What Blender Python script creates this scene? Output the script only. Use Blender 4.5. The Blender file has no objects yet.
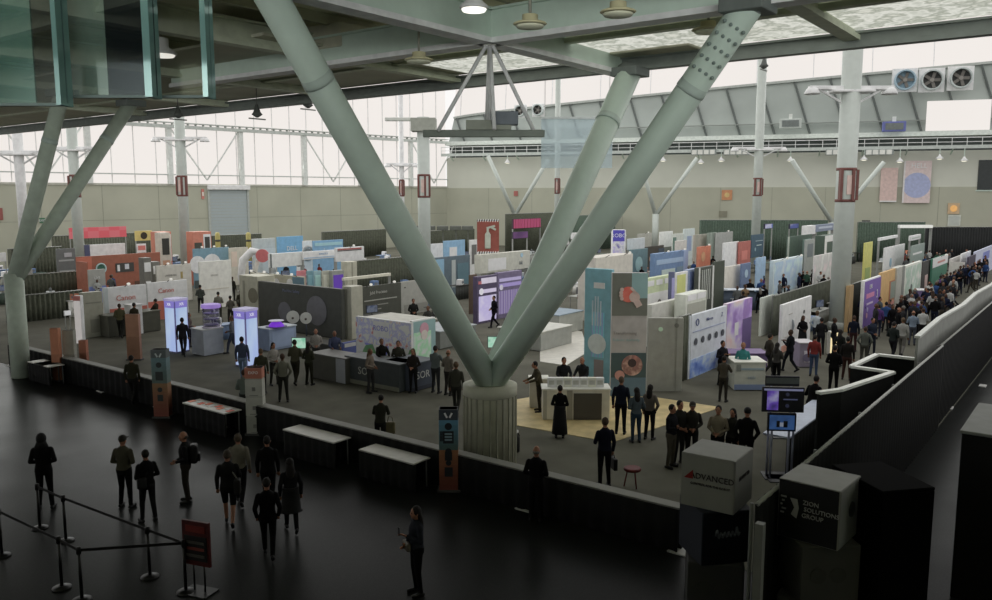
import bpy, bmesh, math, random
from mathutils import Vector, Matrix
import numpy as np
random.seed(7)
SC = bpy.context.scene
COL = SC.collection
PI = math.pi
# ------------------------------------------------------------------ view
HD, PT, FL, H = math.radians(37.0), math.radians(7.3), 820.0, 7.3
FW = Vector((math.cos(HD)*math.cos(PT), math.sin(HD)*math.cos(PT), -math.sin(PT)))
RT = Vector((math.sin(HD), -math.cos(HD), 0))
UP = RT.cross(FW)
HF = Vector((math.cos(HD), math.sin(HD), 0))
CAM = Vector((0, 0, H))
cd = bpy.data.cameras.new('camera'); cam = bpy.data.objects.new('camera', cd); COL.objects.link(cam)
m = Matrix((RT, UP, -FW)).transposed().to_4x4(); m.translation = CAM
cam.matrix_world = m
cd.sensor_width = 36; cd.lens = 36*FL/992; cd.clip_end = 600; cd.clip_start = .1
SC.camera = cam
def ray(px, py): return FW*FL + RT*(px-496) + UP*(300-py)
def at(px, py, d):
    r = ray(px, py); return CAM + r*(d/r.dot(HF))
def gp(px, py, z=0.):
    r = ray(px, py); return CAM + r*((z-H)/r.z)
def proj(P):
    v = P-CAM; f = v.dot(FW); return (496+FL*v.dot(RT)/f, 300-FL*v.dot(UP)/f)
def fd(P): return (P-CAM).dot(HF)
AX = {'A': Vector((1,0,0)), 'B': Vector((0,-1,0)), 'F': RT.copy()}
# ------------------------------------------------------------------ materials
def lin(c):
    c = c/255.; return c/12.92 if c <= .04045 else ((c+.055)/1.055)**2.4
KP = .56
_mats = {}
def M(c, rough=.6, metal=0., emit=0., k=None, var=.10, sc=3., spec=.35, alpha=1.):
    """procedural surface: a base colour broken up by fine noise"""
    k = KP if k is None else k
    key = (tuple(c), rough, metal, emit, k, var, sc, spec, alpha)
    if key in _mats: return _mats[key]
    base = [min(.82, lin(x)/k) for x in c]
    if k == KP: g_ = sum(base)/3; base = [g_+(x-g_)*.66 for x in base]
    if emit: base = [lin(x) for x in c]
    mt = bpy.data.materials.new('surface'); mt.use_nodes = True
    nt = mt.node_tree; N = nt.nodes; L = nt.links
    b = N['Principled BSDF']
    tc = N.new('ShaderNodeTexCoord'); nz = N.new('ShaderNodeTexNoise'); nz.inputs['Scale'].default_value = sc; nz.inputs['Detail'].default_value = 4
    rp = N.new('ShaderNodeValToRGB')
    rp.color_ramp.elements[0].position = .3; rp.color_ramp.elements[1].position = .7
    rp.color_ramp.elements[0].color = [x*(1-var) for x in base]+[1]
    rp.color_ramp.elements[1].color = [min(1, x*(1+var)) for x in base]+[1]
    L.new(tc.outputs['Object'], nz.inputs['Vector']); L.new(nz.outputs['Fac'], rp.inputs['Fac'])
    L.new(rp.outputs['Color'], b.inputs['Base Color'])
    b.inputs['Roughness'].default_value = rough; b.inputs['Metallic'].default_value = metal
    b.inputs['Specular IOR Level'].default_value = spec
    if emit:
        L.new(rp.outputs['Color'], b.inputs['Emission Color']); b.inputs['Emission Strength'].default_value = emit
        b.inputs['Base Color'].default_value = (0,0,0,1)
        for l in list(b.inputs['Base Color'].links): L.remove(l)
        b.inputs['Base Color'].default_value = (.02,.02,.02,1)
    b.inputs['Alpha'].default_value = alpha
    _mats[key] = mt; return mt
def MP(cols, scale=1.2, emit=0., k=None, stretch=(1,1,1), kind='noise'):
    """printed artwork: noise or cell pattern mapped through flat ink colours"""
    k = KP if k is None else k
    key = ('P', tuple(map(tuple, cols)), scale, emit, k, stretch, kind)
    if key in _mats: return _mats[key]
    mt = bpy.data.materials.new('print'); mt.use_nodes = True
    nt = mt.node_tree; N = nt.nodes; L = nt.links; b = N['Principled BSDF']
    tc = N.new('ShaderNodeTexCoord'); mp = N.new('ShaderNodeMapping'); mp.inputs['Scale'].default_value = stretch
    L.new(tc.outputs['Object'], mp.inputs['Vector'])
    rp = N.new('ShaderNodeValToRGB'); cr = rp.color_ramp; cr.interpolation = 'B_SPLINE' if kind == 'soft' else ('LINEAR' if kind != 'cell' else 'CONSTANT')
    if kind in ('noise', 'soft'):
        t = N.new('ShaderNodeTexNoise'); t.inputs['Scale'].default_value = scale; t.inputs['Detail'].default_value = 3; out = t.outputs['Fac']; lo, hi = .34, .66
    elif kind == 'wave':
        t = N.new('ShaderNodeTexWave'); t.inputs['Scale'].default_value = scale; t.inputs['Distortion'].default_value = 3; out = t.outputs['Fac']; lo, hi = .1, .9
    elif kind == 'check':
        t = N.new('ShaderNodeTexChecker'); t.inputs['Scale'].default_value = scale; out = t.outputs['Fac']; lo, hi = .2, .8
    else:
        t = N.new('ShaderNodeTexVoronoi'); t.inputs['Scale'].default_value = scale; s = N.new('ShaderNodeSeparateColor'); L.new(t.outputs['Color'], s.inputs['Color']); out = s.outputs['Red']; lo, hi = .0, .85
    L.new(mp.outputs['Vector'], t.inputs['Vector'])
    L.new(out, rp.inputs['Fac'])
    n = len(cols)
    while len(cr.elements) < n: cr.elements.new(.5)
    for i, c in enumerate(cols):
        cr.elements[i].position = lo+(hi-lo)*i/max(1, n-1)
    for i, c in enumerate(cols):
        cr.elements[i].color = [min(.85, lin(x)/(1 if emit else k)) for x in c]+[1]
    if emit:
        L.new(rp.outputs['Color'], b.inputs['Emission Color']); b.inputs['Emission Strength'].default_value = emit; b.inputs['Base Color'].default_value = (.02,.02,.02,1)
    else: L.new(rp.outputs['Color'], b.inputs['Base Color'])
    b.inputs['Roughness'].default_value = .5
    _mats[key] = mt; return mt
def MG(c, op, rough=.05):
    """tinted glass: part see-through, part reflecting"""
    mt = bpy.data.materials.new('glass'); mt.use_nodes = True
    nt = mt.node_tree; N = nt.nodes; L = nt.links; N.remove(N['Principled BSDF']); o = N['Material Output']
    tr = N.new('ShaderNodeBsdfTransparent'); tr.inputs['Color'].default_value = [max(.8, lin(x)**.4) for x in c]+[1]
    b = N.new('ShaderNodeBsdfDiffuse'); b.inputs['Color'].default_value = [lin(x) for x in c]+[1]
    g = N.new('ShaderNodeBsdfGlossy'); g.inputs['Roughness'].default_value = rough; g.inputs['Color'].default_value = [lin(x)**.5 for x in c]+[1]
    m1 = N.new('ShaderNodeMixShader'); m1.inputs[0].default_value = .2; L.new(b.outputs[0], m1.inputs[1]); L.new(g.outputs[0], m1.inputs[2])
    m2 = N.new('ShaderNodeMixShader'); m2.inputs[0].default_value = op; L.new(tr.outputs[0], m2.inputs[1]); L.new(m1.outputs[0], m2.inputs[2])
    L.new(m2.outputs[0], o.inputs[0]); return mt
# ------------------------------------------------------------------ mesh builder
class MB:
    def __init__(s): s.v = []; s.f = []; s.mi = []; s.sm = []
    def add(s, vs, fs, mi=0, smooth=False):
        o = len(s.v); s.v += [tuple(v) for v in vs]; s.f += [tuple(i+o for i in f) for f in fs]; s.mi += [mi]*len(fs); s.sm += [smooth]*len(fs); return s
    def box(s, x0, y0, z0, x1, y1, z1, mi=0, b=0.):
        if b <= 0:
            vs = [(x,y,z) for z in (z0,z1) for y in (y0,y1) for x in (x0,x1)]
            return s.add(vs, [(0,2,3,1),(4,5,7,6),(0,1,5,4),(2,6,7,3),(0,4,6,2),(1,3,7,5)], mi)
        bm = bmesh.new(); bmesh.ops.create_cube(bm, size=1)
        for v in bm.verts: v.co = Vector(((x0+x1)/2+v.co.x*(x1-x0), (y0+y1)/2+v.co.y*(y1-y0), (z0+z1)/2+v.co.z*(z1-z0)))
        bmesh.ops.bevel(bm, geom=bm.edges[:], offset=b, segments=2, affect='EDGES', profile=.5)
        bm.verts.index_update(); s.add([v.co.copy() for v in bm.verts], [[v.index for v in f.verts] for f in bm.faces], mi); bm.free(); return s
    def tube(s, pts, rs, n=8, mi=0, caps=True, flat=None):
        pts = [Vector(p) for p in pts]
        if not hasattr(rs, '__len__'): rs = [rs]*len(pts)
        vs = []; fs = []; prev = None
        for i, p in enumerate(pts):
            t = (pts[min(i+1, len(pts)-1)]-pts[max(i-1, 0)]).normalized()
            if prev is None:
                a = t.cross(Vector((0,0,1)));
                if a.length < .05: a = t.cross(Vector((0,1,0)))
                a.normalize()
            else:
                a = prev-t*prev.dot(t); a.normalize()
            prev = a; b = t.cross(a)
            for j in range(n):
                q = 2*PI*j/n; vs.append(p+(a*math.cos(q)+b*math.sin(q)*(flat or 1))*rs[i])
        for i in range(len(pts)-1):
            for j in range(n):
                k = (j+1) % n; fs.append((i*n+j, i*n+k, (i+1)*n+k, (i+1)*n+j))
        s.add(vs, fs, mi, n > 5)
        if caps:
            o = len(s.v)-len(vs); s.f += [tuple(o+j for j in range(n))[::-1], tuple(o+(len(pts)-1)*n+j for j in range(n))]; s.mi += [mi]*2; s.sm += [False]*2
        return s
    def bar(s, p, q, w, h, mi=0):
        """rectangular bar from p to q, w wide and h high (centred)"""
        p, q = Vector(p), Vector(q); t = (q-p).normalized(); a = t.cross(Vector((0,0,1)))
        if a.length < .05: a = Vector((1,0,0))
        a.normalize(); b = a.cross(t); vs = []
        for c in (p, q):
            for i, j in ((-1,-1),(1,-1),(1,1),(-1,1)): vs.append(c+a*i*w/2+b*j*h/2)
        return s.add(vs, [(0,1,2,3),(7,6,5,4),(0,4,5,1),(1,5,6,2),(2,6,7,3),(3,7,4,0)], mi)
    def lathe(s, prof, n=16, mi=0, c=(0,0,0), sx=1., sy=1.):
        vs = []; fs = []
        for r, z in prof:
            for j in range(n):
                q = 2*PI*j/n; vs.append((c[0]+r*math.cos(q)*sx, c[1]+r*math.sin(q)*sy, c[2]+z))
        m_ = len(prof)
        for i in range(m_-1):
            for j in range(n):
                k = (j+1) % n; fs.append((i*n+j, i*n+k, (i+1)*n+k, (i+1)*n+j))
        s.add(vs, fs, mi, True)
        o = len(s.v)-len(vs); s.f += [tuple(o+j for j in range(n))[::-1], tuple(o+(m_-1)*n+j for j in range(n))]; s.mi += [mi]*2; s.sm += [False]*2
        return s
    def ell(s, c, r, n=12, m_=8, mi=0):
        pr = [(max(1e-4, math.sin(PI*i/m_)), -math.cos(PI*i/m_)) for i in range(m_+1)]
        vs = []; fs = []
        for a, z in pr:
            for j in range(n):
                q = 2*PI*j/n; vs.append((c[0]+r[0]*a*math.cos(q), c[1]+r[1]*a*math.sin(q), c[2]+r[2]*z))
        for i in range(m_):
            for j in range(n):
                k = (j+1) % n; fs.append((i*n+j, i*n+k, (i+1)*n+k, (i+1)*n+j))
        return s.add(vs, fs, mi, True)
    def disc(s, c, r, t, n=20, mi=0):
        """disc facing -y"""
        vs = []
        for y in (c[1]-t, c[1]):
            for j in range(n): q = 2*PI*j/n; vs.append((c[0]+r*math.cos(q), y, c[2]+r*math.sin(q)))
        fs = [tuple(range(n)), tuple(range(2*n-1, n-1, -1))]+[(j, n+j, n+(j+1) % n, (j+1) % n) for j in range(n)]
        return s.add(vs, fs, mi)
    def mesh(s, name, mats):
        me = bpy.data.meshes.new(name); me.from_pydata(s.v, [], s.f)
        for x in (mats if isinstance(mats, (list, tuple)) else [mats]): me.materials.append(x)
        me.polygons.foreach_set('material_index', s.mi); me.polygons.foreach_set('use_smooth', s.sm)
        bm = bmesh.new(); bm.from_mesh(me); bmesh.ops.recalc_face_normals(bm, faces=bm.faces[:]); bm.to_mesh(me); bm.free()
        me.update(); return me
    def build(s, name, mats, parent=None, loc=(0,0,0), rz=0.):
        o = bpy.data.objects.new(name, s.mesh(name, mats)); COL.objects.link(o); o.location = loc; o.rotation_euler = (0,0,rz)
        if parent: o.parent = parent
        return o
def thing(name, label, cat, loc=(0,0,0), rz=0., group=None):
    o = bpy.data.objects.new(name, None); COL.objects.link(o); o.location = loc; o.rotation_euler = (0,0,rz); o.empty_display_size = .2
    return tag(o, label, cat, group, 'thing')
def tag(o, label=None, cat=None, group=None, kind=None):
    if label: o['label'] = label
    if cat: o['category'] = cat
    if group: o['group'] = group
    if kind: o['kind'] = kind
    return o
def struct(o, label, cat): return tag(o, label, cat, None, 'structure')
def copy_thing(root, loc, rz, label=None, group=None):
    r = root.copy(); COL.objects.link(r); r.location = loc; r.rotation_euler = (0,0,rz)
    if label: r['label'] = label
    if group: r['group'] = group
    for ch in root.children:
        c = ch.copy(); COL.objects.link(c); c.parent = r
        for g in ch.children:
            e = g.copy(); COL.objects.link(e); e.parent = c
    return r
_txt = {}
def text_mesh(s, size, mat, extr=.006):
    key = (s, round(size, 3), mat.name)
    if key in _txt: return _txt[key]
    cu = bpy.data.curves.new('lettering', 'FONT'); cu.body = s; cu.size = size; cu.extrude = extr; cu.align_x = 'CENTER'; cu.align_y = 'CENTER'; cu.resolution_u = 2
    o = bpy.data.objects.new('tmp', cu); COL.objects.link(o)
    dg = bpy.context.evaluated_depsgraph_get(); me = bpy.data.meshes.new_from_object(o.evaluated_get(dg))
    bpy.data.objects.remove(o); bpy.data.curves.remove(cu)
    me.transform(Matrix.Rotation(PI/2, 4, 'X')); me.materials.clear(); me.materials.append(mat)
    _txt[key] = me; return me
def text(s, size, mat, parent, loc, rz=0., name='lettering'):
    o = bpy.data.objects.new(name, text_mesh(s, size, mat)); COL.objects.link(o); o.parent = parent; o.location = loc; o.rotation_euler = (0,0,rz); return o
USED = []
# ------------------------------------------------------------------ booth kit
def line_to(T0, u, px1):
    """distance along u from T0 until the point falls on picture column px1"""
    lo, hi = 0., 80.
    for _ in range(50):
        mid = (lo+hi)/2
        p = T0+u*mid
        if (p-CAM).dot(FW) < .5: hi = mid; continue
        if proj(p)[0] < px1: lo = mid
        else: hi = mid
    return (lo+hi)/2
def gfx_on(root, g, w, z0, z1, y=0.):
    h = z1-z0
    X = lambda f: -w/2+f*w
    Z = lambda f: z0+f*h
    for i, e in enumerate(g):
        k = e[0]; yy = y-.004*i
        if k in ('r', 'e'):
            _, a, b, c, d, colr = e[:6]
            em = e[6] if len(e) > 6 else 0.
            MB().box(X(a), yy-.02, Z(b), X(c), yy-.001, Z(d)).build('screen' if em else 'graphic_panel', M(colr, emit=em, var=.05), root)
        elif k == 'p':
            _, a, b, c, d, cols, sc = e[:7]; kw = e[7] if len(e) > 7 else {}
            MB().box(X(a), yy-.02, Z(b), X(c), yy-.001, Z(d)).build('screen' if kw.get('emit') else 'printed_graphic', MP(cols, sc, **kw), root)
        elif k == 't':
            _, s, a, b, hf, colr = e; text(s, hf*h, M(colr), root, (X(a), yy-.028, Z(b)))
        elif k == 'c':
            _, a, b, rf, colr = e[:5]; em = e[5] if len(e) > 5 else 0.
            MB().disc((X(a), yy-.006, Z(b)), rf*h, .02).build('round_graphic', M(colr, emit=em), root)
        elif k == 'o':
            _, a, b, rf, colr = e; mb = MB(); n = 24; r = rf*h
            mb.tube([(X(a)+r*math.cos(2*PI*j/n), yy-.02, Z(b)+r*math.sin(2*PI*j/n)) for j in range(n+1)], r*.16, 6, caps=False); mb.build('ring_graphic', M(colr), root)
def panel(name, label, cat, px0, px1, yt, d, o='A', yb=None, t=.12, col=(170,170,165), gfx=(), group=None, posts=True, lamps=0, wing=0., roof=False, part='wall_panel', post_to=0.):
    u = AX[o]; T0 = at(px0, yt, d); w = max(.15, line_to(T0, u, px1)); z1 = T0.z
    z0 = 0. if yb is None else max(0., at(px0, yb, d).z)
    c = T0+u*(w/2); rz = math.atan2(u.y, u.x)
    root = thing(name, label, cat, (c.x, c.y, 0), rz, group)
    wp = MB().box(-w/2, 0, z0, w/2, t, z1, b=min(.02, t*.2)).build(part, M(col), root)
    gfx_on(wp, gfx, w, z0, z1); USED.append((root.location.copy(), u.copy(), w, d))
    if z0 > .3 and posts:
        for s in (-1, 1): MB().box(s*(w/2-.06)-.03, .02, 0, s*(w/2-.06)+.03, t-.02, z0).build('post', M((120,122,118)), root)
    for i in range(lamps):
        x = -w/2+w*(i+.5)/lamps; mb = MB(); mb.bar((x,.05,z1-.05), (x,-.35,z1+.16), .03, .03); la_ = mb.build('lamp_arm', M((60,60,60)), root)
        MB().ell((x,-.38,z1+.14), (.10,.09,.07)).build('lamp_head', M((238,236,225), emit=.75), la_)
    for sx in ((-1, 1) if wing == 'both' else ()): pass
    if isinstance(wing, (int, float)) and wing:
        s = 1 if wing > 0 else -1; L_ = abs(wing)
        MB().box(s*(w/2)-.05, -L_, z0, s*(w/2)+.05, 0, z1*.9).build('side_panel', M(col), root)
    root['_w'] = w; root['_z1'] = z1; del root['_w'], root['_z1']
    return root, w, z0, z1
def counter(name, label, px0, px1, yt, ybase, o='A', dep=.8, col=(150,150,150), top=None, gfx=(), group=None, d=None, h=None):
    if d is None: d = fd(gp(px0, ybase))
    u = AX[o]; T0 = at(px0, yt, d); w = line_to(T0, u, px1); z1 = h or max(.5, T0.z); c = T0+u*(w/2)
    root = thing(name, label, {'printer':'printer','display_table':'table','display_plinth':'plinth','plinth':'plinth'}.get(name,'counter') if name in ('printer','display_table','display_plinth','plinth','demo_counter','curved_counter','reception_counter') else name.replace('_',' '), (c.x, c.y, 0), math.atan2(u.y, u.x), group)
    bd = MB().box(-w/2, 0, .04, w/2, dep, z1-.05, b=.015).build('body', M(col), root)
    for q_ in (0, .5, 1.): USED.append((root.location+Vector((-u.y, u.x, 0))*dep*q_, u.copy(), w, d))
    MB().box(-w/2-.04, -.04, z1-.05, w/2+.04, dep+.04, z1, b=.012).build('counter_top', M(top or col), root)
    MB().box(-w/2+.05, .05, 0, w/2-.05, dep-.05, .05).build('plinth', M((40,40,40)), root)
    gfx_on(bd, gfx, w, .05, z1-.06)
    return root, w, z1
# ================================================================== shell
def xy(px, d): p = at(px, 200, d); return Vector((p.x, p.y, 0))
PL, PC, PR = xy(0, 81), xy(447, 122), xy(992, 100)
PL2 = PL+(PL-PC)*.35; PR2 = PR+(PR-PC)*.25
def frame_of(P, Q): u = (Q-P); return u.length, math.atan2(u.y, u.x)
LL, LA = frame_of(PL2, PC); RL, RA = frame_of(PC, PR2)
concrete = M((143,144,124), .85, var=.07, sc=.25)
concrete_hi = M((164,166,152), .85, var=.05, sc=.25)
steel = M((132,143,135), .5, var=.04, k=.38)
steel_pale = M((150,158,151), .5, var=.04)
panelgrey = M((122,131,125), .6, var=.06, sc=.4)
darkgap = M((62,70,68), .8)
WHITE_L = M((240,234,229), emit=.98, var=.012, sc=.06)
# ---- wall_left : concrete with panel joints
mb = MB().box(0, 0, 0, LL, .6, 8.4)
w = struct(mb.build('wall_left', concrete, None, PL2, LA), 'tan concrete lower wall under the glowing white windows', 'wall')
mb = MB()
for i in range(1, int(LL/6)): mb.box(i*6-.03, -.012, 0, i*6+.03, .02, 8.38)
mb.box(0, -.012, 4.6, LL, .02, 4.66); mb.build('panel_joint', M((120,121,104)), w)
MB().box(0, -.1, 8.32, LL, .6, 8.55).build('coping', M((150,150,136)), w)
# ---- window_1 : translucent glazed wall
g = struct(MB().box(0, .25, 8.55, LL, .4, 24.).build('window_1', WHITE_L, None, PL2, LA), 'tall white backlit window wall above the concrete', 'window')
mb = MB(); i = 0; x = 0.
while x < LL:
    mb.box(x-.03, .1, 8.6, x+.03, .26, 24); x += 2.4
mb.build('mullion', M((235,235,232), k=1.), g)
mb = MB()
for k in range(int(LL/8.6)+1):
    x = k*8.6+3; mb.box(x-.28, -.35, 8.5, x+.28, .1, 15.)
mb.build('window_post', M((222,226,222), k=1.), g)
mb = MB(); mb.box(0, -.5, 14.7, LL, .1, 15.05); mb.box(0, -.5, 15.25, LL, .1, 15.35); mb.box(0, -.3, 9.5, LL, .1, 9.62)
for k in range(int(LL/.9)): mb.box(k*.9, -.4, 15.0, k*.9+.1, 0, 15.3)
mb.build('window_rail', M((150,156,150)), g)
mb = MB()
for k in range(0, int(LL/8.6), 2):
    x = k*8.6+3; mb.bar((x+.3,-.1,14.6), (x+4.3,-.1,9.), .14, .14); mb.bar((x+8.3,-.1,14.6), (x+4.3,-.1,9.), .14, .14)
mb.build('window_brace', M((222,226,222), k=1.), g)
# ---- wall_back
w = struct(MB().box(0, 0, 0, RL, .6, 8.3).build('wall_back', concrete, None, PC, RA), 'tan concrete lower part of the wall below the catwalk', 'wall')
mb = MB()
for i in range(1, int(RL/6.5)): mb.box(i*6.5-.03, -.012, 0, i*6.5+.03, .02, 8.28)
mb.build('panel_joint', M((120,121,104)), w)
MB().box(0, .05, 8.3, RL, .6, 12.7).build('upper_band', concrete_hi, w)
MB().box(0, 1.2, 12.7, RL, 1.6, 14.5).build('recess', darkgap, w)
MB().box(0, -.6, 14.45, RL, 1.4, 15.0).build('ledge_beam', M((168,176,168)), w)
# inclined cladding above the ledge, rising along the curve of the roof
def ztop(x): return 18.6+5.6*(max(0, x)/RL)**.8
n = 40; vs = []; fs = []
for i in range(n+1):
    x = RL*i/n; zt = ztop(x); vs += [(x, .9, 15.0), (x, 3.2, zt), (x, 3.6, zt), (x, 1.3, 15.0)]
for i in range(n):
    a = i*4; b_ = a+4; fs += [(a, b_, b_+1, a+1), (a+1, b_+1, b_+2, a+2), (a+2, b_+2, b_+3, a+3), (a+3, b_+3, b_, a)]
wu = struct(MB().add(vs, fs).build('wall_back_upper', panelgrey, None, PC, RA), 'inclined grey metal panel wall above the catwalk', 'wall')
mb = MB(); mb2 = MB()
x = 1.
while x < RL:
    zt = ztop(x); mb.bar((x+1.5, .75, 15.1), (x-.6, 3.0, zt), .16, .22)
    x += 4.3
mb.build('rib', M((72,79,76)), wu)
for i in range(n):
    x0, x1 = RL*i/n, RL*(i+1)/n; mb2.bar((x0, 3.1, ztop(x0)+.1), (x1, 3.1, ztop(x1)+.1), .5, .3)
mb2.build('top_rail', M((140,146,140)), wu)
MB().box(0, .5, 16.4, RL, 1.0, 16.5).build('cable_tray', M((110,116,110)), wu)
# sky-bright clerestory strip over the cladding
vs = []; fs = []
for i in range(n+1):
    x = RL*i/n; zt = ztop(x)+.2; vs += [(x, 3.3, zt), (x, 4.6, zt+9)]
for i in range(n): a = i*2; fs.append((a, a+2, a+3, a+1))
g2 = struct(MB().add(vs, fs).build('window_2', WHITE_L, None, PC, RA), 'long bright clerestory strip above the grey inclined panels', 'window')
mb = MB()
for k in range(int(RL/7)): mb.bar((k*7+1, 3.2, ztop(k*7+1)+.2), (k*7+1, 4.4, ztop(k*7+1)+9), .1, .1)
mb.build('mullion', M((222,220,214)), g2)
def on_back(px, py, off=-.1):
    """local x along wall_back and height z for a picture point on that wall"""
    r = ray(px, py); nrm = Vector((-math.sin(RA), math.cos(RA), 0)); t = (PC-CAM).dot(nrm)/r.dot(nrm); P = CAM+r*t
    return (P-PC).dot(Vector((math.cos(RA), math.sin(RA), 0))), P.z
def on_left(px, py):
    r = ray(px, py); nrm = Vector((-math.sin(LA), math.cos(LA), 0)); t = (PL2-CAM).dot(nrm)/r.dot(nrm); P = CAM+r*t
    return (P-PL2).dot(Vector((math.cos(LA), math.sin(LA), 0))), P.z
def lw(x, y, z): return PL2+Vector((math.cos(LA)*x-math.sin(LA)*y, math.sin(LA)*x+math.cos(LA)*y, z))
def bw(x, y, z): return PC+Vector((math.cos(RA)*x-math.sin(RA)*y, math.sin(RA)*x+math.cos(RA)*y, z))
# white reflection in the viewing glass, built as a glowing panel on the cladding
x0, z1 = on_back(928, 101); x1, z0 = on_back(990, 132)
struct(MB().box(x0, .2, z0+.3, x1, .5, z1).build('reflection_patch', WHITE_L, None, PC, RA), 'bright square glass reflection built as a glowing panel under the round fans', 'window')
# dark opening
x0, z1 = on_back(979, 160); x1, z0 = on_back(992, 190)
o = struct(MB().box(x0, -.06, z0, x1+2, .04, z1).build('window_4', M((40,46,46), .2), None, PC, RA), 'dark window opening at the end of the concrete wall', 'window')
MB().box(x0-.15, -.1, z0-.15, x1+2, -.04, z0).build('window_sill', steel, o)
# roller door in the concrete wall on the left
x0, z1 = on_left(209, 188); x1, z0 = on_left(248, 236); z1 -= .2
o = thing('door_1', 'closed grey blue roller door in the concrete wall', 'door', lw((x0+x1)/2, 0, 0), LA); o['kind'] = 'structure'
hw = (x1-x0)/2
mb = MB()
for k in range(22): mb.box(-hw, -.06, z1*k/22, hw, 0, z1*(k+1)/22-.03)
mb.build('door_curtain', M((134,146,148), .5, var=.02), o)
mb = MB(); mb.box(-hw-.25, -.2, 0, -hw, .02, z1); mb.box(hw, -.2, 0, hw+.25, .02, z1); mb.build('door_frame', M((140,146,140)), o)
MB().box(-hw-.3, -.5, z1, hw+.3, 0, z1+.55, b=.05).build('shutter_box', M((186,190,184)), o)
# ================================================================== ground
p1, p2 = gp(505, 502), gp(170, 416)        # foot of the low black barrier
YB = Vector((0, 1, 0))
XF = (p1.x+p2.x)/2+.2
q1, q2 = gp(979, 386), gp(912, 445)
YD = (q1.y+q2.y)/2
fl = MB().box(-60, -70, -.3, 190, 190, 0).build('floor', None, None)
def floor_mat():
    mt = bpy.data.materials.new('terrazzo'); mt.use_nodes = True; nt = mt.node_tree; N = nt.nodes; L = nt.links; b = N['Principled BSDF']
    tc = N.new('ShaderNodeTexCoord'); v = N.new('ShaderNodeTexVoronoi'); v.inputs['Scale'].default_value = 40
    rp = N.new('ShaderNodeValToRGB'); rp.color_ramp.elements[0].color = (.010,.011,.011,1); rp.color_ramp.elements[1].color = (.022,.023,.022,1)
    n = N.new('ShaderNodeTexNoise'); n.inputs['Scale'].default_value = .6; n.inputs['Detail'].default_value = 5
    r2 = N.new('ShaderNodeMapRange'); r2.inputs[3].default_value = .24; r2.inputs[4].default_value = .4
    L.new(tc.outputs['Object'], v.inputs['Vector']); L.new(v.outputs['Distance'], rp.inputs['Fac']); L.new(rp.outputs['Color'], b.inputs['Base Color'])
    L.new(tc.outputs['Object'], n.inputs['Vector']); L.new(n.outputs['Fac'], r2.inputs[0]); L.new(r2.outputs[0], b.inputs['Roughness'])
    b.inputs['Specular IOR Level'].default_value = .03; return mt
fl.data.materials.clear(); fl.data.materials.append(floor_mat())
struct(fl, 'dark polished concourse floor mirroring the windows', 'floor')
struct(MB().box(XF, YD, 0, 185, 185, .012).build('floor_carpet', M((76,75,63), .95, var=.18, sc=.7, spec=.1), None), 'grey brown carpet of the exhibition hall', 'floor')
# wooden booth floor
pts = [gp(511, 401), gp(590, 388), gp(721, 408), gp(612, 443), gp(511, 425)]
pts = [Vector((p.x, p.y, .03)) for p in pts]
mb = MB(); mb.add([(p.x,p.y,.012) for p in pts]+[tuple(p) for p in pts], [(5,6,7,8,9)]+[(i,(i+1)%5,(i+1)%5+5,i+5) for i in range(5)])
tag(mb.build('booth_flooring', M((146,132,96), .6, var=.2, sc=2., k=.46), None), 'yellow wooden flooring under the white counters beside the teal tower', 'flooring')
pts = [gp(540, 348), gp(566, 328), gp(582, 332), gp(588, 352), gp(566, 366), gp(540, 362)]
pts = [Vector((p.x, p.y, .03)) for p in pts]
mb = MB(); mb.add([(p.x,p.y,.012) for p in pts]+[tuple(p) for p in pts], [(6,7,8,9,10,11)]+[(i,(i+1)%6,(i+1)%6+6,i+6) for i in range(6)])
tag(mb.build('booth_flooring', M((165,162,150), .5), None), 'pale grey booth flooring between the column arm and the teal tower', 'flooring')
# ================================================================== near roof
Cb = at(490, 385, 21.3); Cx, Cy = Cb.x, Cb.y
ZB = 11.05; AE = 6.7
struct(MB().box(Cx-34, Cy-46, 12.5, Cx+AE-2.6, Cy+46, 12.7).build('ceiling', M((150,148,128), .9, var=.1, sc=.5, k=.36), None), 'beige metal roof deck over the concourse', 'ceiling')
struct(MB().box(Cx+AE-3.4, Cy-46, 11.62, Cx+AE, Cy+6, 11.68).build('ceiling_skylight', MP([(206,208,196),(236,236,226),(170,174,160),(226,226,214)], 2.2, emit=.85), None), 'speckled bright skylight strip along the roof edge', 'skylight')
struct(MB().box(Cx+AE-9, Cy+6, 11.62, Cx+AE, Cy+46, 11.7).build('ceiling_soffit', M((120,120,108), .9, sc=.6, k=.36), None), 'dull grey soffit under the roof edge above the windows', 'ceiling')
def ibeam(p, q, h=.75, wd=.42, t=.1, mat=steel, label='', lower=None):
    p, q = Vector(p), Vector(q); mb = MB(); up = Vector((0,0,1))
    mb.bar(p+up*h/2, q+up*h/2, t, h); mb.bar(p+up*(h-.03), q+up*(h-.03), wd, .06)
    o = struct(mb.build('ceiling_beam', mat, None), label, 'beam')
    MB().bar(p+up*.06, q+up*.06, wd, .13).build('lower_flange', lower or mat, o); return o
st2 = M((150,160,150), .5, k=.36)
ibeam((Cx-16, Cy, ZB), (Cx+AE, Cy, ZB), .85, .5, .3, steel, 'deep grey roof beam running from overhead down the hall above the column', M((190,194,182), k=.4))  # paler lower flange: light along the beam edge is put into its colour
ibeam((Cx, Cy-36, ZB), (Cx, Cy+14, ZB), .85, .5, .3, steel, 'deep grey cross beam meeting the main beam above the pedestal column', M((190,194,182), k=.4))  # lit lower edge painted into the flange colour here too
ibeam((Cx+AE, Cy-46, ZB+.1), (Cx+AE, Cy+46, ZB+.1), .42, .34, .1, M((104,112,106)), 'slim dark beam along the outer edge of the roof')
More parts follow.
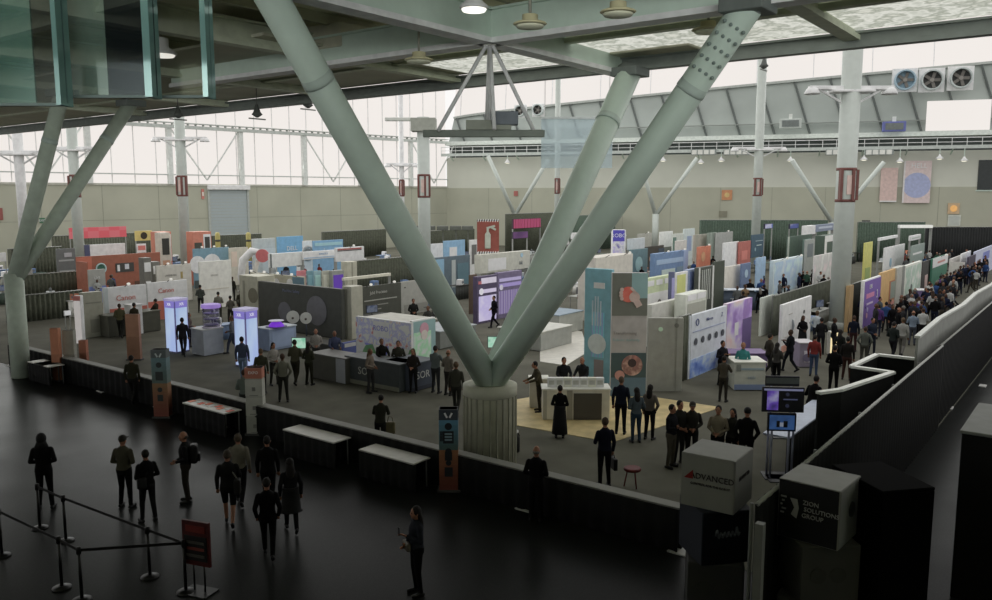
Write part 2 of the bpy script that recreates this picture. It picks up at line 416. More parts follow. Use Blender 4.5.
for b_, nm in ((6.6, 'first'), (13.5, 'second'), (20.5, 'third'), (27.5, 'fourth'), (-7., 'far')):
    ibeam((Cx-20, Cy+b_, ZB+.3), (Cx+AE, Cy+b_, ZB+.3), .7, .4, .12, M((132,136,122), k=.36), {'first': 'grey roof beam ending at the bracket behind the slanted column arm', 'second': 'grey roof beam crossing above the round hanging lamp', 'third': 'grey roof beam ending over the twin column arms', 'fourth': 'grey roof beam behind the teal reflection panels', 'far': 'grey roof beam behind the perforated top of the column arm'}[nm])
for a_, lb in ((-6.5, 'grey cross beam over the concourse behind the slanted column arm'), (-12.5, 'grey cross beam high over the barrier posts'), (3.4, 'thin cross beam carrying the skylight edge')):
    ibeam((Cx+a_, Cy-20, ZB+.5), (Cx+a_, Cy+44, ZB+.5), .5, .3, .1, M((126,130,116), k=.36), lb)
mb = MB()
for k in range(-7, 16): mb.box(Cx-30, Cy+k*2.9-.08, 12.2, Cx+AE-2.6, Cy+k*2.9+.08, 12.5)
struct(mb.build('ceiling_purlin', M((120,120,102), k=.36), None), 'rows of thin purlins under the beige roof deck', 'ceiling')
# ducts and pipes near the top edge
for j, (a0, b0, a1, b1, r, lb) in enumerate(((-5.2,-.9,-1.2,-4.6,.16,'pale curved pipe above the beam crossing'), (-3.6,1.2,-3.2,-6,.2,'grey pipe running above the lit lamp'), (-6.,-2,-.6,-2.2,.12,'thin pale conduit under the deck over the crossing'))):
    mb = MB(); mb.tube([(Cx+a0,Cy+b0,12.), (Cx+(a0+a1)/2,Cy+(b0+b1)/2-.3,12.1), (Cx+a1,Cy+b1,12.)], r, 10)
    tag(mb.build('roof_pipe', M((176,178,160)), None), lb, 'pipe')
for j, (px, py, sx, sy, sz, lb) in enumerate(((350,42,2.2,1.6,.7,'beige sheet metal duct box beside the slanted column arm'), (660,42,1.6,2.6,.7,'beige duct box behind the top of the column arm'), (255,60,.9,.6,.4,'small grey junction box on the roof edge above the windows'))):
    P = gp(px, py, 11.9); tag(MB().box(-sx/2,-sy/2,-sz/2,sx/2,sy/2,sz/2, b=.04).build('duct_box', M((150,148,124)), None, (P.x,P.y,11.9)), lb, 'duct')
# rear wall and mezzanine behind / below the viewpoint
u = RT; P = -HF*7
struct(MB().box(-45, -.3, 0, 45, .3, 12.6).build('wall_rear', M((70,72,66)), None, (P.x,P.y,0), math.atan2(u.y,u.x)), 'dark wall behind the mezzanine', 'wall')
P = HF*-3.2
struct(MB().box(-40, -3.6, 5.3, 40, 3.6, 5.65).build('floor_mezzanine', M((60,60,56)), None, (P.x,P.y,0), math.atan2(u.y,u.x)), 'mezzanine floor slab at the viewpoint', 'floor')
# ================================================================== columns
def arm_col(name, label, base, ends, zj, rb, rt, ped, pedz, mat=steel, post_r=None, perf=None):
    root = thing(name, label, 'column', (base.x, base.y, 0))
    if ped:
        mb = MB(); hw0, hw1 = ped
        mb.lathe([(hw0*1.0,0),(hw0,pedz-.28),(hw0*1.0,pedz-.26)], 4*6, 0); mb.build('pedestal', M((132,130,108), .8), root)
        MB().lathe([(hw0*1.0,pedz-.3),(hw0*1.05,pedz-.28),(hw0*1.05,pedz-.02),(hw1,pedz)], 24).build('pedestal_cap', M((140,140,120), .7), root)
        mb = MB()
        for k in range(24): q = 2*PI*(k+.5)/24; mb.box(hw0*math.cos(q)-.02, hw0*math.sin(q)-.02, .02, hw0*math.cos(q)+.02, hw0*math.sin(q)+.02, pedz-.3)
        mb.build('pedestal_rib', M((112,112,92)), root)
    if post_r: MB().tube([(0,0,0),(0,0,zj+.3)], post_r, 14).build('post', mat, root)
    for ie, e in enumerate(ends):
        if isinstance(rb, tuple): rb_, rt_ = rb[ie], rt[ie]
        else: rb_, rt_ = rb, rt
        e = e-Vector((base.x, base.y, 0)); s = Vector((0,0,zj)); d = (e-s).normalized()
        mb = MB(); mb.tube([s-d*.15, s+d*(e-s).length*.5, e], [rb_, (rb_+rt_)/2, rt_], 16); a = mb.build('arm', mat, root)
        mb = MB(); mb.tube([e-d*2.0, e-d*1.95, e-d*1.8], [rt_*1.06, rt_*1.06, rt_*1.02], 16); mb.build('collar', M((120,130,124), k=.38), a)
        mb = MB(); mb.box(e.x-.45, e.y-.45, e.z-.15, e.x+.45, e.y+.45, e.z+.12, b=.03); mb.tube([e-d*.6, e+Vector((0,0,.05))], [rt_*.7, rt_*1.1], 8); mb.build('bracket', M((84,92,88)), a)
    return root
def node(px, py, z):
    p = gp(px, py, z); return Vector((p.x, p.y, z))
root = arm_col('branching_column', 'big grey column on a ribbed concrete pedestal with arms spread in a V', Vector((Cx, Cy, 0)),
    [node(266, -12, ZB), node(748, 6, ZB), node(630, 72, ZB)], 2.3, (.34,.34,.36), (.31,.31,.36), (.69, .6), 2.35)
# perforated gusset on the arm with the plate
arms = [c for c in root.children if c.name.startswith('arm')]
e = node(748, 6, ZB)-Vector((Cx, Cy, 0)); s = Vector((0,0,2.3)); d = (e-s).normalized(); f = (CAM-(e+Vector((Cx,Cy,0)))).normalized(); sd = d.cross(f).normalized()
mb = MB()
for i in range(5):
    for j in range(4):
        c = e-d*(.45+i*.26)+sd*(-.22+j*.147)+f*.30; mb.ell(c, (.042,.042,.042), 6, 4)
mb.build('bolt_head', M((84,94,90), k=.36), arms[1])
arm_col('branching_column', 'grey twin armed column in front of the white windows beside the teal reflection', xy(8, 32.5), [node(62, 93, 11.2), node(131, 103, 11.2)], 3.9, .29, .28, None, 0, M((120,128,118), k=.36), post_r=.35)
band_red = M((100,52,44))
COLS = []
def hall_col(label, px, d, ztop_, r, arm_y=None, arm_w=2.4, band_y=185, band=True, mat=steel_pale):
    b = xy(px, d); COLS.append(b); root = thing('hall_column', label, 'column', b, HD-PI/2)
    MB().tube([(0,0,0),(0,0,ztop_)], r, 20).build('shaft', mat, root)
    MB().lathe([(r*1.12,0),(r*1.12,.4),(r,.5)], 20).build('base_collar', M((118,122,115)), root)
    if band:
        z = at(px, band_y, d).z; mb = MB()
        mb.lathe([(r*1.03,z-.9),(r*1.03,z-.75)], 20); mb.lathe([(r*1.03,z+.75),(r*1.03,z+.9)], 20)
        for q in (-.9, .3, 1.2): mb.bar((r*1.03*math.sin(q),-r*1.03*math.cos(q),z-.8), (r*1.03*math.sin(q),-r*1.03*math.cos(q),z+.8), .14, .28)
        mb.build('red_marker_band', band_red, root)
        MB().box(-.16, -r*1.06-.02, z-.5, .16, -r*1.0, z+.5).build('marker_plate', M((196,150,140)), root)
    if arm_y:
        z = at(px, arm_y, d).z; mb = MB(); mb.box(-arm_w, -.2, z-.1, arm_w, .2, z+.1, b=.03); mb.box(-arm_w*.5,-.5,z-.25,arm_w*.5,.5,z-.12, b=.03)
        mb.bar((-arm_w*.8,0,z), (0,0,z-1.), .1, .1); mb.bar((arm_w*.8,0,z), (0,0,z-1.), .1, .1); mb.build('cross_arm', M((186,190,184)), root)
        for s_ in (-1, 1):
            MB().lathe([(.12,.2),(.3,.05),(.42,-.2),(.4,-.22)], 14, c=(s_*arm_w*.92,0,z-.1)).build('flood_lamp', M((205,206,198)), root)
    return root
hall_col('stout white column with a red marker band rising from the middle of the crowd', 845, 44, 16., .50, 88, 2.2)
hall_col('slender pale column between the panel wall and the small booths', 757, 82, 21., .43, 148, 2.6, 187)
hall_col('pale column in front of the white windows next to the roller door', 183, 72, 19., .44, 138, 2.3, 186)
c = hall_col('pale column with a flat box on top beside the slanted arm', 424, 64, 13.2, .48, None, 2.4, 186)
z = at(424, 125, 64).z
mb = MB(); mb.box(-.9,-.7,z-.5,1.,.7,z+.5, b=.04); mb.build('top_box', M((132,136,124)), c); MB().box(-2.9,-.25,z+.3,-.9,.25,z+.55, b=.03).build('side_arm', M((170,174,166)), c)
hall_col('thin white pole with a red band between the column arms', 557, 96, 21., .3, None, 2, 186)
hall_col('thin white post in front of the windows beside the boxed column', 402, 88, 19., .26, 164, 1.6, 188, True, M((215,216,210)))
hall_col('pale post behind the twin column arms against the windows', 76, 66, 15., .4, 148, 2., 186)
hall_col('white post by the windows at the edge of the hall', 22, 60, 14.5, .34, 152, 2.2, 186, False, M((205,208,202)))
# small V supports carrying the catwalk
for i, (px, yb, e1, e2, d, lb) in enumerate(((515, 214, (488, 156), (548, 160), 112, 'pale V support under the catwalk near the wall corner'), (656, 214, (640, 160), (697, 158), 108, 'pale V support under the catwalk behind the column arm'), (834, 222, (792, 160), (884, 162), 98, 'pale V support half hidden by the stout white column'))):
    b = xy(px, d); root = thing('catwalk_support', lb, 'support', b)
    zb = at(px, yb, d).z
    MB().tube([(0,0,0),(0,0,zb)], .42, 12).build('post', steel_pale, root)
    for e in (e1, e2):
        P = at(e[0], e[1], d-1)-b; MB().tube([(0,0,zb-.2), P], .26, 10).build('arm', steel_pale, root)
# ---- catwalk
root = thing('catwalk', 'long grey railed catwalk running along the wall above the lamps', 'catwalk', PC, RA)
mb = MB(); mb.box(0,-2.2,13.0,RL,-.9,13.15); mb.box(0,-2.25,12.8,RL,-2.15,13.2); mb.build('deck', M((150,158,152)), root)
mb = MB(); mb.box(0,-2.2,13.55,RL,-2.13,13.62); mb.box(0,-2.2,14.05,RL,-2.12,14.15)
for k in range(int(RL/1.6)): mb.box(k*1.6,-2.2,13.1,k*1.6+.07,-2.13,14.1)
mb.build('railing', M((178,184,178)), root)
mb = MB()
for k in range(int(RL/5)): mb.bar((k*5+1,-1.5,13.05),(k*5+1,.2,12.2),.14,.14)
mb.build('bracket', steel, root)
names_ = {665:'by the column arm',680:'second from the column arm',702:'just past the first box light',722:'under the second box light',768:'right of the slender column',790:'above the pale V arm',862:'beside the stout column',897:'over the pink banner',936:'over the blue banner',960:'at the end of the catwalk'}
dl = None
for i, (px, py) in enumerate(((665,161),(702,163),(722,161),(790,161),(862,160),(897,162),(936,159),(960,161),(585,162),(512,163))):
    x, z = on_back(px, py); P = bw(x, -2.2, z)
    lb = ['by the column arm','just past the first box light','below the second box light','above the pale V arm','beside the stout white column','over the pink banner','over the blue banner','at the end by the dark window','between the column arms','nearest the wall corner'][i].replace('nearest','close to')
    root = thing('catwalk_lamp', 'small white dome lamp under the catwalk '+lb, 'lamp', P, RA, 'dome lamps under the catwalk')
    MB().lathe([(.1,.45),(.14,.3),(.45,0),(.42,-.06)], 14).build('lamp_shade', M((230,228,218)), root); MB().ell((0,0,-.08),(.3,.3,.1)).build('bulb', M((255,246,225), emit=1.), root)
    MB().box(-.04,-.04,.4,.04,.04,max(.6, 12.85-z)).build('stem', steel, root)
for i, px in enumerate((705, 737, 838, 877)):
    x, z = on_back(px, 153); P = bw(x, -2.4, z)
    root = thing('box_light', 'row of four small white square lights on the catwalk '+['by the column arm','beside the slender column','just before the stout column','past the stout column'][i], 'light', P, RA, 'box lights on the catwalk')
    MB().box(-1.6,0,-.36,1.6,.3,.36, b=.03).build('housing', M((110,118,114)), root)
    for k in range(4): MB().box(-1.5+k*.76,-.06,-.28,-.9+k*.76,.01,.28).build('lens', M((235,235,225), emit=.6), root)
# ---- round fans
for i, (px, py, s, lb) in enumerate(((905,80,.95,'round wall fan in a white square frame, bluish, first of three'), (932,80,.95,'dark round wall fan in a white frame, middle of three'), (961,78,.95,'dark round wall fan in a white frame beside the panel edge'), (520,111,.6,'small round fan by the pendant frame leg'), (538,110,.6,'small round fan next to the white pole'))):
    x, z = on_back(px, py); P = bw(x, .2, z); root = thing('wall_fan', lb, 'fan', P, RA, 'round fans on the panel wall')
    s *= 1.25; mb = MB()
    mb.box(-s*1.2,0,-s*1.2,s*1.2,.25,s*1.2, b=.04); mb.build('frame', M((214,214,206)), root)
    pr = MB(); 
    for k in range(24):
        q = 2*PI*k/24; q2 = 2*PI*(k+1)/24; pr.bar((s*.95*math.cos(q),-.35,s*.95*math.sin(q)), (s*.95*math.cos(q2),-.35,s*.95*math.sin(q2)), .7, .16)
    pr.build('shroud', M((150,160,158) if i else (120,150,165)), root)
    MB().disc((0,-.02,0), s*.88, .04).build('fan_opening', M((46,48,46) if i else (96,128,144)), root)
    mb = MB()
    for k in range(5): q = 2*PI*k/5; mb.bar((0,-.2,0),(s*.8*math.cos(q),-.2,s*.8*math.sin(q)), .08, s*.3)
    mb.build('fan_blade', M((96,92,86)), root); MB().disc((0,-.26,0), s*.2, .1).build('hub', M((120,116,108)), root)
# unit heater on the cladding
for px, py, lb in ((790,127,'grey heater unit mounted on the panel wall ledge'), (892,130,'small blue boxed unit on the panel wall ledge')):
    x, z = on_back(px, py); P = bw(x, -1.4, z+.3); root = thing('heater_unit', lb, 'heater', P, RA)
    MB().box(-1.3,-.5,-.6,1.3,.3,.6, b=.05).build('housing', M((150,158,152) if px < 800 else (70,80,150)), root)
    MB().box(-1.,-.56,-.4,1.,-.48,.4).build('grille', M((90,98,96)), root); MB().box(-.2,-.2,.5,.2,.2,1.2).build('flue', M((170,174,168)), root)
# ---- hanging pyramid frame
Pz = at(488, 134, 21.3).z
root = thing('pendant_frame', 'pale pyramid frame hanging from the beam crossing with a dark bar', 'hanging frame', (Cx, Cy, Pz), HD-PI/2)
top = ZB-Pz
for i, (x, y) in enumerate(((-1.3,-.3), (1.15,.1), (-.1,.9), (.12,-.8))): MB().tube([(0.06*x,0,top),(x,y,.05)], .05, 8).build('leg', M((196,198,184)), root)
MB().box(-1.7,-.1,-.08,1.4,.1,.1, b=.02).build('cross_bar', M((104,112,102)), root)
MB().box(-.6,-.16,.1,.55,.14,.34).build('control_box', M((126,130,116)), root)
MB().box(.05,-.22,.22,.72,.2,.55, b=.02).build('dark_box', M((92,100,110)), root)
MB().tube([(0,0,top),(0,0,.2)], .04, 8).build('stem', M((196,198,184)), root)
MB().lathe([(.18,top-.02),(.18,top+.05)], 12).build('hook_plate', M((180,182,168)), root)
# ---- high-bay lamps under the near roof
def highbay(px, py, z, lit, lb, s=1.):
    P = gp(px, py, z); fz = .8 if lit else .38*s+.1; root = thing('highbay_lamp', lb, 'lamp', (P.x,P.y,z), 0, 'round lamps under the near roof')
    MB().lathe([(.2*s,.52*fz),(.24*s,.5*fz),(.24*s,.22*fz),(.5*s,.05*fz),(.52*s,0),(.46*s,-.02)], 20).build('lamp_shade', M((178,170,120) if not lit else (190,190,178)), root)
    MB().lathe([(.44*s,-.03),(.40*s,-.07),(.1*s,-.1)], 20).build('diffuser', M((255,248,235), emit=1.6) if lit else M((210,202,150)), root)
    MB().tube([(0,0,.45*fz),(0,0,max(.8, 12.3-z))], .03, 6).build('stem', M((120,120,105)), root)
highbay(162, 54, 11.0, True, 'lit round lamp hanging near the teal reflection edge', .75)
highbay(474, 8, 11.2, True, 'lit round lamp beside the beam crossing at the top', .6)
highbay(618, 12, 10.5, False, 'unlit yellowish round lamp over the cross beam', .62)
highbay(530, 24, 10.5, False, 'unlit yellowish lamp just past the beam crossing', .62)
highbay(419, 60, 10.6, False, 'unlit cream lamp hanging behind the main roof beam', .7)
highbay(708, 30, 11.2, False, 'unlit yellowish lamp beside the bolted column arm', .75)
# small fixtures hanging against the windows
for px, py, d, lb in ((178,113,36,'small dark fixture hanging below the roof edge near the roller door column'),(257,112,34,'dark drop shaped fixture hanging from the roof edge'),(308,103,36,'small fixture hanging beside the slanted arm'),(764,64,40,'small fixture hanging above the slender column')):
    P = at(px, py, d); root = thing('hanging_fixture', lb, 'fixture', P)
    MB().lathe([(.05,.3),(.14,0),(.22,-.1),(.05,-.22)], 10).build('body', M((70,74,70)), root); MB().tube([(0,0,.25),(0,0,max(1.,11.6-P.z))], .02, 6).build('cable', M((90,92,88)), root)
    MB().box(-.4,-.03,-.3,.4,.03,-.25).build('cross_bar', M((110,112,106)), root)
# ---- reflections in the viewing glass, built as hanging tinted panels, top left
def reflection_panel(label, px0, px1, ybot, d, tints, edge):
    P0, P1 = at(px0, ybot, d), at(px1, ybot, d); w_ = (P1-P0).length; z0 = P0.z; c = (P0+P1)/2
    root = thing('glass_reflection', label, 'reflection panel', (c.x,c.y,z0), HD-PI/2); hh = 12.45-z0; x = -w_/2
    for fr, tint, op in tints:
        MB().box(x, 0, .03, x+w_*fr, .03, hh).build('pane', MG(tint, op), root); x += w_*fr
    MB().box(w_/2-edge, -.12, 0, w_/2, .14, hh).build('reflection_edge', MG((132,172,168), .75), root)
    MB().box(-w_/2, -.02, 0, w_/2-edge, .05, .03).build('edge_strip', M((86,104,102)), root)
    MB().box(-w_/2, -.06, hh-.06, w_/2, .09, hh).build('head_channel', M((60,70,70)), root)
reflection_panel('teal glass reflection built as a panel in front of the twin column arms', -14, 67, 106, 9., [(.62,(120,166,152),.3), (.38,(60,66,60),.3)], .05)
reflection_panel('grey green glass reflection built as a half dark panel beside the lit lamp', 68, 157, 98, 9.3, [(.46,(124,150,138),.3), (.54,(28,34,36),.6)], .08)
reflection_panel('clear pale edged glass reflection built as a panel between lamp and column arm', 158, 212, 98, 9.6, [(1.,(80,84,60),.12)], .06)
# pale blue reflection in the viewing glass, built as a hung translucent sheet
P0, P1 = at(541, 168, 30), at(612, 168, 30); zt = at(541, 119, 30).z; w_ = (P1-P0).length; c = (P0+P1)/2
root = thing('pale_reflection', 'pale blue glass reflection built as a sheet beside the column arm', 'screen', (c.x,c.y,P0.z), HD-PI/2)
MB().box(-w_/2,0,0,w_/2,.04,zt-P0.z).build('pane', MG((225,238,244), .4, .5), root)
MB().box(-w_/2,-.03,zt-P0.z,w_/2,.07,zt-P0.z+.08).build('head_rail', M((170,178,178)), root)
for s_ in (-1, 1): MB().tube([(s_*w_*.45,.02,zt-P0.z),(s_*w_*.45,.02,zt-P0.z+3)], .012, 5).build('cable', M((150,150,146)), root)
# ================================================================== barriers
black = M((14,15,15), .9, k=1., var=.3); black2 = M((20,21,20), .85, k=1., var=.3, sc=6)
def drape_mesh(w, z0, z1, fold=.05, pitch=.28, t=.04):
    mb = MB(); n = max(8, int(w/pitch*4)); vs = []; fs = []
    for i in range(n+1):
        x = -w/2+w*i/n; y = fold*math.sin(2*PI*x/pitch)
        vs += [(x,y,z0),(x,y,z1),(x,y+t,z1),(x,y+t,z0)]
    for i in range(n):
        a = i*4; b = a+4
        for j in range(4): fs.append((a+j, b+j, b+(j+1)%4, a+(j+1)%4))
    fs += [(0,1,2,3),(n*4+3,n*4+2,n*4+1,n*4)]
    return mb.add(vs, fs, 0, True)
def drape(name, label, P, Q, z1, mat=None, z0=.02, rail=True, group=None, step=3., fold=.05):
    """pipe-and-drape run from P to Q"""
    P, Q = Vector((P[0],P[1],0)), Vector((Q[0],Q[1],0)); w = (Q-P).length; c = (P+Q)/2; u = Q-P
    root = thing(name, label, 'drape', c, math.atan2(u.y, u.x), group)
    drape_mesh(w, z0, z1, fold).build('curtain', mat or black, root)
    if rail: MB().tube([(-w/2,.02,z1),(w/2,.02,z1)], .035, 8).build('top_rail', M((120,122,116), .4), root)
    k = max(1, round(w/step))
    for i in range(k+1): MB().tube([(-w/2+w*i/k,.11,0),(-w/2+w*i/k,.11,z1)], .03, 6).build('upright', M((70,72,68), .6), root)
    return root
# low black barrier along the hall edge
Xb = XF-.12
yl, yr = gp(-30, 372).y, gp(690, 543).y
hb = .92
root = thing('barrier', 'low black draped barrier with a grey capping between concourse and hall', 'barrier', (Xb, (yl+yr)/2, 0), -PI/2)
Lb = yl-yr
drape_mesh(Lb, .02, hb, .03, .4).build('curtain', black, root)
MB().box(-Lb/2, .03, hb, Lb/2, .34, hb+.04, b=.01).build('capping', M((98,98,90), .7), root)
MB().box(-Lb/2, .2, 0, Lb/2, .26, hb).build('back_board', black2, root)
for k in range(9): MB().box(-Lb/2+Lb*k/8-.2, -.05, 0, -Lb/2+Lb*k/8+.2, .3, .03).build('foot', M((150,150,146), .6), root)
# side barrier around the back of house: tall black drape along A
e0, e1 = gp(912, 445), Vector((200, YD, 0))
Pn = at(762, 480, 13.4)
zd = 2.62
xs = 5.
while proj(Vector((xs, YD, zd)))[0] < 758: xs += .05
Pn.x = xs
xs2 = 5.
while proj(Vector((xs2, YD-.25, 1.3)))[0] < 756: xs2 += .05
drape('drape_wall', 'tall black drape wall running up the hall from the box stacks', (Pn.x, YD), (gp(912,445).x+2.5, YD), zd, black, step=3.6)
drape('drape_wall', 'tall black drape wall continuing past the grey hard panels toward the back curtain', (gp(912,445).x+2.5, YD+.05), (Pn.x+62, YD+.05), zd, black, step=3.6)
Q0 = at(755, 480, 13.2)
MB_ = MB().box(-.06,-.06,0,.06,.06,2.6); tag(MB_.build('drape_post', M((84,86,80)), None, (xs2, YD-.25, 0)), 'bare grey upright post at the end of the tall black drape', 'post')
# white topped jogging partitions behind the drape
def part_run(label, pts, z, mat, cap, name='hard_partition'):
    p0 = pts[0]; root = thing(name, label, 'partition', (p0.x, p0.y, 0))
    for a, b in zip(pts, pts[1:]):
        a2, b2 = a-p0, b-p0; mb = MB(); mb.bar((a2.x,a2.y,z/2),(b2.x,b2.y,z/2), .07, z); mb.build('board', mat, root)
        mb = MB(); mb.bar((a2.x,a2.y,z+.03),(b2.x,b2.y,z+.03), .16, .07); mb.build('white_cap', cap, root)
    return root
cap = M((178,180,172), .5)
zt2 = 2.3
P_ = lambda px, py: (lambda q: Vector((q.x, q.y, 0)))(gp(px, py, zt2))
part_run('black partition with white capping stepping around the standing man in black', [P_(818,394), P_(840,391), P_(893,373.5), P_(851.6,367.6), P_(877,355.5), P_(917,360)], zt2, black2, cap)
xq = Pn.x
while proj(Vector((xq, YD+.4, 2.8)))[0] < 917: xq += .05
P2_ = lambda px, py, z=2.62: (lambda q: Vector((q.x, q.y, 0)))(gp(px, py, z))
part_run('pale grey hard wall panels rising along the black drape under the crowd', [Vector((xq+i*4.5, YD+.42+.12*(i % 2), 0)) for i in range(6)], 3.1, M((112,114,108)), M((150,152,145), .5))
# ---- tables against the barrier, concourse side
def bar_table(label, px0, py0, px1, py1, things_=()):
    a, b = gp(px0, py0, .76), gp(px1, py1, .76); w_ = max(1.2, abs(a.y-b.y)); yc = (a.y+b.y)/2
    root = thing('table', label, 'table', (Xb-.42, yc, 0), -PI/2, 'white topped tables along the barrier')
    MB().box(-w_/2,-.33,.73,w_/2,.3,.77, b=.008).build('tabletop', M((150,148,138), .5), root)
    drape_mesh(w_, .02, .73, .02, .3).build('table_skirt', black, root, (0,-.3,0))
    for sx in (-1, 1):
        for sy in (-.22, .25): MB().tube([(sx*(w_/2-.1),sy,0),(sx*(w_/2-.1),sy,.74)], .02, 6).build('leg', M((90,90,88)), root)
    return root
t1 = bar_table('white topped table at the barrier spread with brochures beside the person in grey', 186, 402, 232, 412)
bar_table('bare white topped table at the barrier next to the white tower sign', 284, 429, 343, 440)
bar_table('bare white topped table at the barrier next to the orange and teal tower sign', 369, 446, 427, 459)
bar_table('white topped table at the barrier with leaflets beyond the teal tower', 25, 362, 44, 366)
bar_table('short white topped table at the barrier under the orange posts', 64, 359, 78, 362)
tb = t1.matrix_basis
for i in range(9):
    p = Vector((-1.0+i*.25, -.05+.12*(i % 2), .772)); c_ = [(190,90,60),(205,195,180),(170,70,50)][i % 3]
    w_ = Matrix.Translation(t1.location)@Matrix.Rotation(-PI/2, 4, 'Z')@p
    tag(MB().box(-.08,-.11,0,.08,.11,.012).build('brochure', M(c_, k=.5), None, w_, -PI/2+.1*(i % 4)), ['orange','cream','dark red'][i % 3]+' brochure lying on the white barrier table', 'brochure', ['orange','cream','dark red'][i % 3]+' brochures on the barrier table')
# ---- tower signs standing at the barrier
def tower_sign(name, label, px, ytop, ybase, wpx, bands, txts=(), d=None, dep=.3, off=0.):
    d = d or fd(gp(px, ybase)); b = xy(px, d); z1 = at(px, ytop, d).z; w_ = wpx*d/FL
    root = thing(name, label, 'sign', b, HD-PI/2+off)
    MB().box(-w_/2-.06,-dep/2-.06,0,w_/2+.06,dep/2+.06,.06, b=.01).build('base_plate', M((50,50,50)), root)
    MB().box(-w_/2,-dep/2,.06,w_/2,dep/2,z1, b=.012).build('body', M(bands[0][2]), root)
    for f0, f1, c_ in bands: MB().box(-w_/2-.004,-dep/2-.012,.06+(z1-.06)*f0,w_/2+.004,dep/2+.004,.06+(z1-.06)*f1).build('colour_band', M(c_), root)
    return root, w_, z1, dep
def icon(root, x, z, s, dep, kind, c_):
    m_ = M(c_); y = -dep/2-.014
    if kind == 'disc': MB().disc((x,y,z), s, .012).build('icon_disc', m_, root)
    if kind == 'box': MB().box(x-s,y-.012,z-s*1.2,x+s,y,z+s*1.2).build('icon_panel', m_, root)
    if kind == 'v':
        mb = MB(); mb.bar((x-s,y,z+s*.7),(x-.03,y,z-s*.6),.02,s*.5); mb.bar((x+s,y,z+s*.7),(x+.03,y,z-s*.6),.02,s*.5); mb.build('emblem', m_, root)
or_, te_ = (150,62,28), (60,128,150)
def grad(n, a, b, f0, f1): return [(f0+(f1-f0)*i/n, f0+(f1-f0)*(i+1)/n, tuple(int(a[j]+(b[j]-a[j])*i/(n-1)) for j in range(3))) for i in range(n)]
r_, w_, z_, dp = tower_sign('tower_sign', 'tall teal to orange tower sign with dark icons beside the pedestal column', 447, 408, 490, 19, grad(8, (96,34,18), (130,76,24), 0, .5)+grad(6, (54,84,84), (44,110,140), .5, .87)+[(.87,1,(40,48,58))])
icon(r_, 0, z_*.93, w_*.2, dp, 'v', (190,200,205))
for f, k, s in ((.8,'disc',.09),(.67,'box',.13),(.5,'disc',.08),(.44,'box',.09),(.36,'disc',.07),(.25,'box',.1)): icon(r_, 0, z_*f, s, dp, k, (24,30,36))
MB().box(-w_/2+.02,-dp/2-.012,z_*.62,w_/2-.16,-dp/2-.008,z_*.74).build('dark_panel', M((26,30,36)), r_)
for j in range(3): MB().box(-.09,-dp/2-.034,z_*(.63+.035*j),.09,-dp/2-.026,z_*(.65+.035*j)).build('panel_line', M((90,120,130)), r_)
r_, w_, z_, dp = tower_sign('tower_sign', 'teal to orange tower sign behind the waiting group on the concourse', 152, 349, 417, 15, grad(8, (110,44,24), (120,84,40), 0, .5)+grad(6, (70,90,86), (72,104,110), .5, .88)+[(.88,1,(70,78,80))])
icon(r_, 0, z_*.92, w_*.2, dp, 'v', (150,160,160))
for f, k, s in ((.78,'disc',.09),(.62,'box',.12),(.42,'disc',.08),(.3,'box',.09)): icon(r_, 0, z_*f, s, dp, k, (40,46,46))
r_, w_, z_, dp = tower_sign('tower_sign', 'white three panel tower sign with an orange red header at the barrier', 248, 367, 434, 17, [(0,.25,(128,128,118)),(.27,.55,(140,140,130)),(.57,.82,(140,140,130)),(.84,1,(150,76,48))])
for f in (.14,.41,.69): icon(r_, 0, z_*f, .05, dp, 'box', (96,96,90)); MB().box(-.13,-dp/2-.03,z_*(f-.1),.13,-dp/2-.016,z_*(f-.085)).build('printed_line', M((110,110,104)), r_)
text('EXPO', .12, M((220,200,180)), r_, (0,-dp/2-.02,z_*.93))
for px, yt, yb, wp, c_, lb in ((46,328,381,8,(150,84,40),'orange brown post sign by the white leaflets'),(60,330,379,11,(112,110,98),'grey slab sign between the two orange posts'),(74,340,366,7,(140,76,44),'short orange post sign beside the grey slab sign'),(126,314,360,13,(128,84,54),'orange brown reflection built as a slab in front of the printer booth')):  # the slab before the printer booth gives shape to an orange reflection
    tower_sign('post_sign', lb, px, yt, yb, wp, [(0,.5,c_),(.5,1,tuple(min(255,int(x*1.1)) for x in c_))], dep=.2)
# ---- retractable belt barriers on the concourse
post_m = M((16,16,17), .4, k=1.)
def gpl(px, py): p = gp(px, py); return Vector((p.x, p.y, 0))
st = [gpl(40,528), gpl(66,541), gpl(150,577), gpl(186,592)]
st2_ = [gpl(2,556), gpl(62,588), gpl(82,600), gpl(104,590)]
def stanchion(P, label):
    root = thing('stanchion', label, 'stanchion', P, HD, 'black belt stanchions on the concourse')
    MB().lathe([(.17,0),(.17,.02),(.05,.05)], 18).build('base', post_m, root); MB().lathe([(.03,.03),(.03,.9)], 12).build('post', post_m, root); MB().lathe([(.045,.88),(.045,1.0),(.03,1.02)], 12).build('belt_head', M((22,22,22), .5, k=1.), root)
    return root
for i, P in enumerate(st): stanchion(P, ['black belt stanchion by the hooded man','black belt stanchion second along from the hooded man','black belt stanchion halfway to the red sign','black belt stanchion standing against the red sign'][i])
for i, P in enumerate(st2_[:3]): stanchion(P, ['black stanchion of the nearer belt line at the picture edge','black stanchion of the nearer belt line, middle one','black stanchion at the corner of the nearer belt line'][i].replace('nearer','lower'))
def belt(P, Q, label):
    mb = MB(); mb.bar((0,0,.95), (Q.x-P.x,Q.y-P.y,.95), .012, .055); o = mb.build('belt', M((12,12,13), .7, k=1.), None, (P.x,P.y,0))
    tag(o, label, 'belt', None)
bl = ['black belt between the first two stanchions by the hooded man','long black belt crossing in front of the waiting group','black belt reaching the red sign']
for i in range(3): belt(st[i], st[i+1], bl[i])
